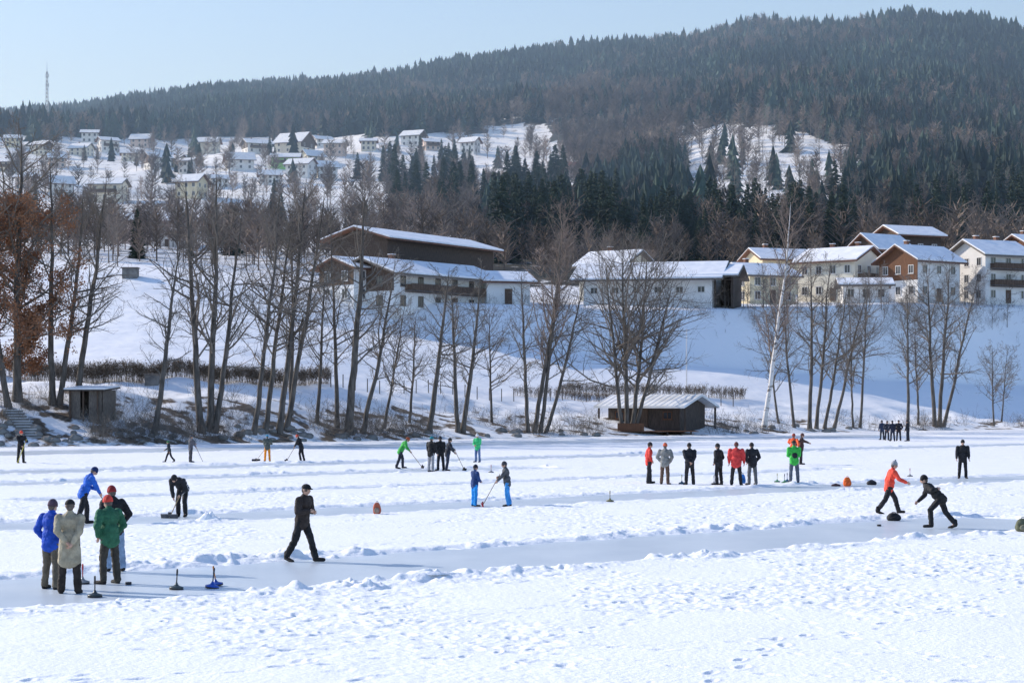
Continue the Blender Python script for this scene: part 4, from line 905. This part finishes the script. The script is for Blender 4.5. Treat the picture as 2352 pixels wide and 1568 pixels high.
def build_forest(sel,bases,hr,name,m,label,wr):
    idx=np.where(sel)[0];mb=MB();tints=[]
    for g,(bv,bf) in enumerate(bases):
        ii=idx[g::len(bases)];n=len(ii)
        h=hr[0]+(hr[1]-hr[0])*rg.random(n)**1.2;h*=(.7+.6*vn(x[ii]/22,d[ii]/22,5));wd=h*(wr[0]+wr[1]*rg.random(n));a=rg.random(n)*6.28
        V=np.repeat(bv[None],n,0);ca,sa=np.cos(a)[:,None],np.sin(a)[:,None]
        X_=(V[...,0]*ca-V[...,1]*sa)*wd[:,None]+x[ii][:,None];Y_=(V[...,0]*sa+V[...,1]*ca)*wd[:,None]+d[ii][:,None];Z_=V[...,2]*h[:,None]+z[ii][:,None]-.4
        VV=np.stack([X_,Y_,Z_],-1).reshape(-1,3);FF=(bf[None]+(np.arange(n)*len(bv))[:,None,None]).reshape(-1,3);mb.add(VV,FF)
        tints.append(np.repeat((.55+.9*rg.random(n))*(.65+.7*vn(x[ii]/35,d[ii]/35,6)),len(bv)))
    me=mb.mesh(name,[m]);t=np.concatenate(tints);c=me.attributes.new('tint','FLOAT_COLOR','POINT');cc=np.stack([t,t,t,np.ones_like(t)],-1);c.data.foreach_set('color',cc.astype(np.float32).ravel())
    OB(name,me,label=label,kind='stuff');print(name,len(idx))
build_forest(keep&~isb,[lowcon(s) for s in range(6)],(8,14.5),'spruce_forest',M['coniferfar'],'dense dark spruce forest covering the hill',(.9,.5))
build_forest(keep&isb,[lowbare(s) for s in range(4)],(7,12),'bare_forest',M['broadfar'],'leafless brown woodland on the hillside',(.9,.5))
hm=bpy.data.materials.new('winter_haze');hm.use_nodes=True;nt=hm.node_tree;nt.nodes.clear();om=nt.nodes.new('ShaderNodeOutputMaterial');vs=nt.nodes.new('ShaderNodeVolumeScatter')
vs.inputs['Color'].default_value=(.50,.72,1,1);vs.inputs['Density'].default_value=.00043;vs.inputs['Anisotropy'].default_value=.1;nt.links.new(vs.outputs[0],om.inputs['Volume'])
mb=MB();mb.box((0,1460,200),(2600,2260,460));OB('haze',mb.mesh('haze',[hm]),kind='structure',label='thin winter haze over the valley')
print('forest',time.time()-T0)
# ------------------------------------------------------------ light and camera
w=bpy.data.worlds.new("World");scene.world=w;w.use_nodes=True;nt=w.node_tree;bg=nt.nodes["Background"]
sk=nt.nodes.new("ShaderNodeTexSky");sk.sky_type='NISHITA';sk.sun_disc=False;EL=R(27);AZ=R(-65)
sk.sun_elevation=EL;sk.sun_rotation=AZ;sk.air_density=1.0;sk.dust_density=.6;sk.ozone_density=2.2
gn=nt.nodes.new("ShaderNodeMix");gn.data_type='RGBA';gn.blend_type='MULTIPLY';gn.inputs[0].default_value=1;gn.inputs[7].default_value=(1.17,1.23,1.40,1)
nt.links.new(sk.outputs[0],gn.inputs[6]);nt.links.new(gn.outputs[2],bg.inputs[0]);bg.inputs[1].default_value=.15
sl=bpy.data.lights.new('sun','SUN');sl.energy=4.8;sl.angle=R(.5);sl.color=(1,.95,.875);so=bpy.data.objects.new('sun',sl);COL.objects.link(so)
sd=Vector((math.sin(AZ)*math.cos(EL),math.cos(AZ)*math.cos(EL),math.sin(EL)));so.rotation_euler=(-sd).to_track_quat('-Z','Y').to_euler();so.location=(-50,20,60)
cam=bpy.data.cameras.new('camera');co=bpy.data.objects.new('camera',cam);COL.objects.link(co);co.location=(0,0,CH);co.rotation_euler=(math.pi/2,0,0)
cam.lens=70;cam.sensor_width=36;cam.shift_y=132/2352;cam.clip_end=8000;cam.clip_start=.5;scene.camera=co
scene.view_settings.view_transform='Standard';scene.view_settings.look='None';scene.view_settings.exposure=0
print('done',time.time()-T0)
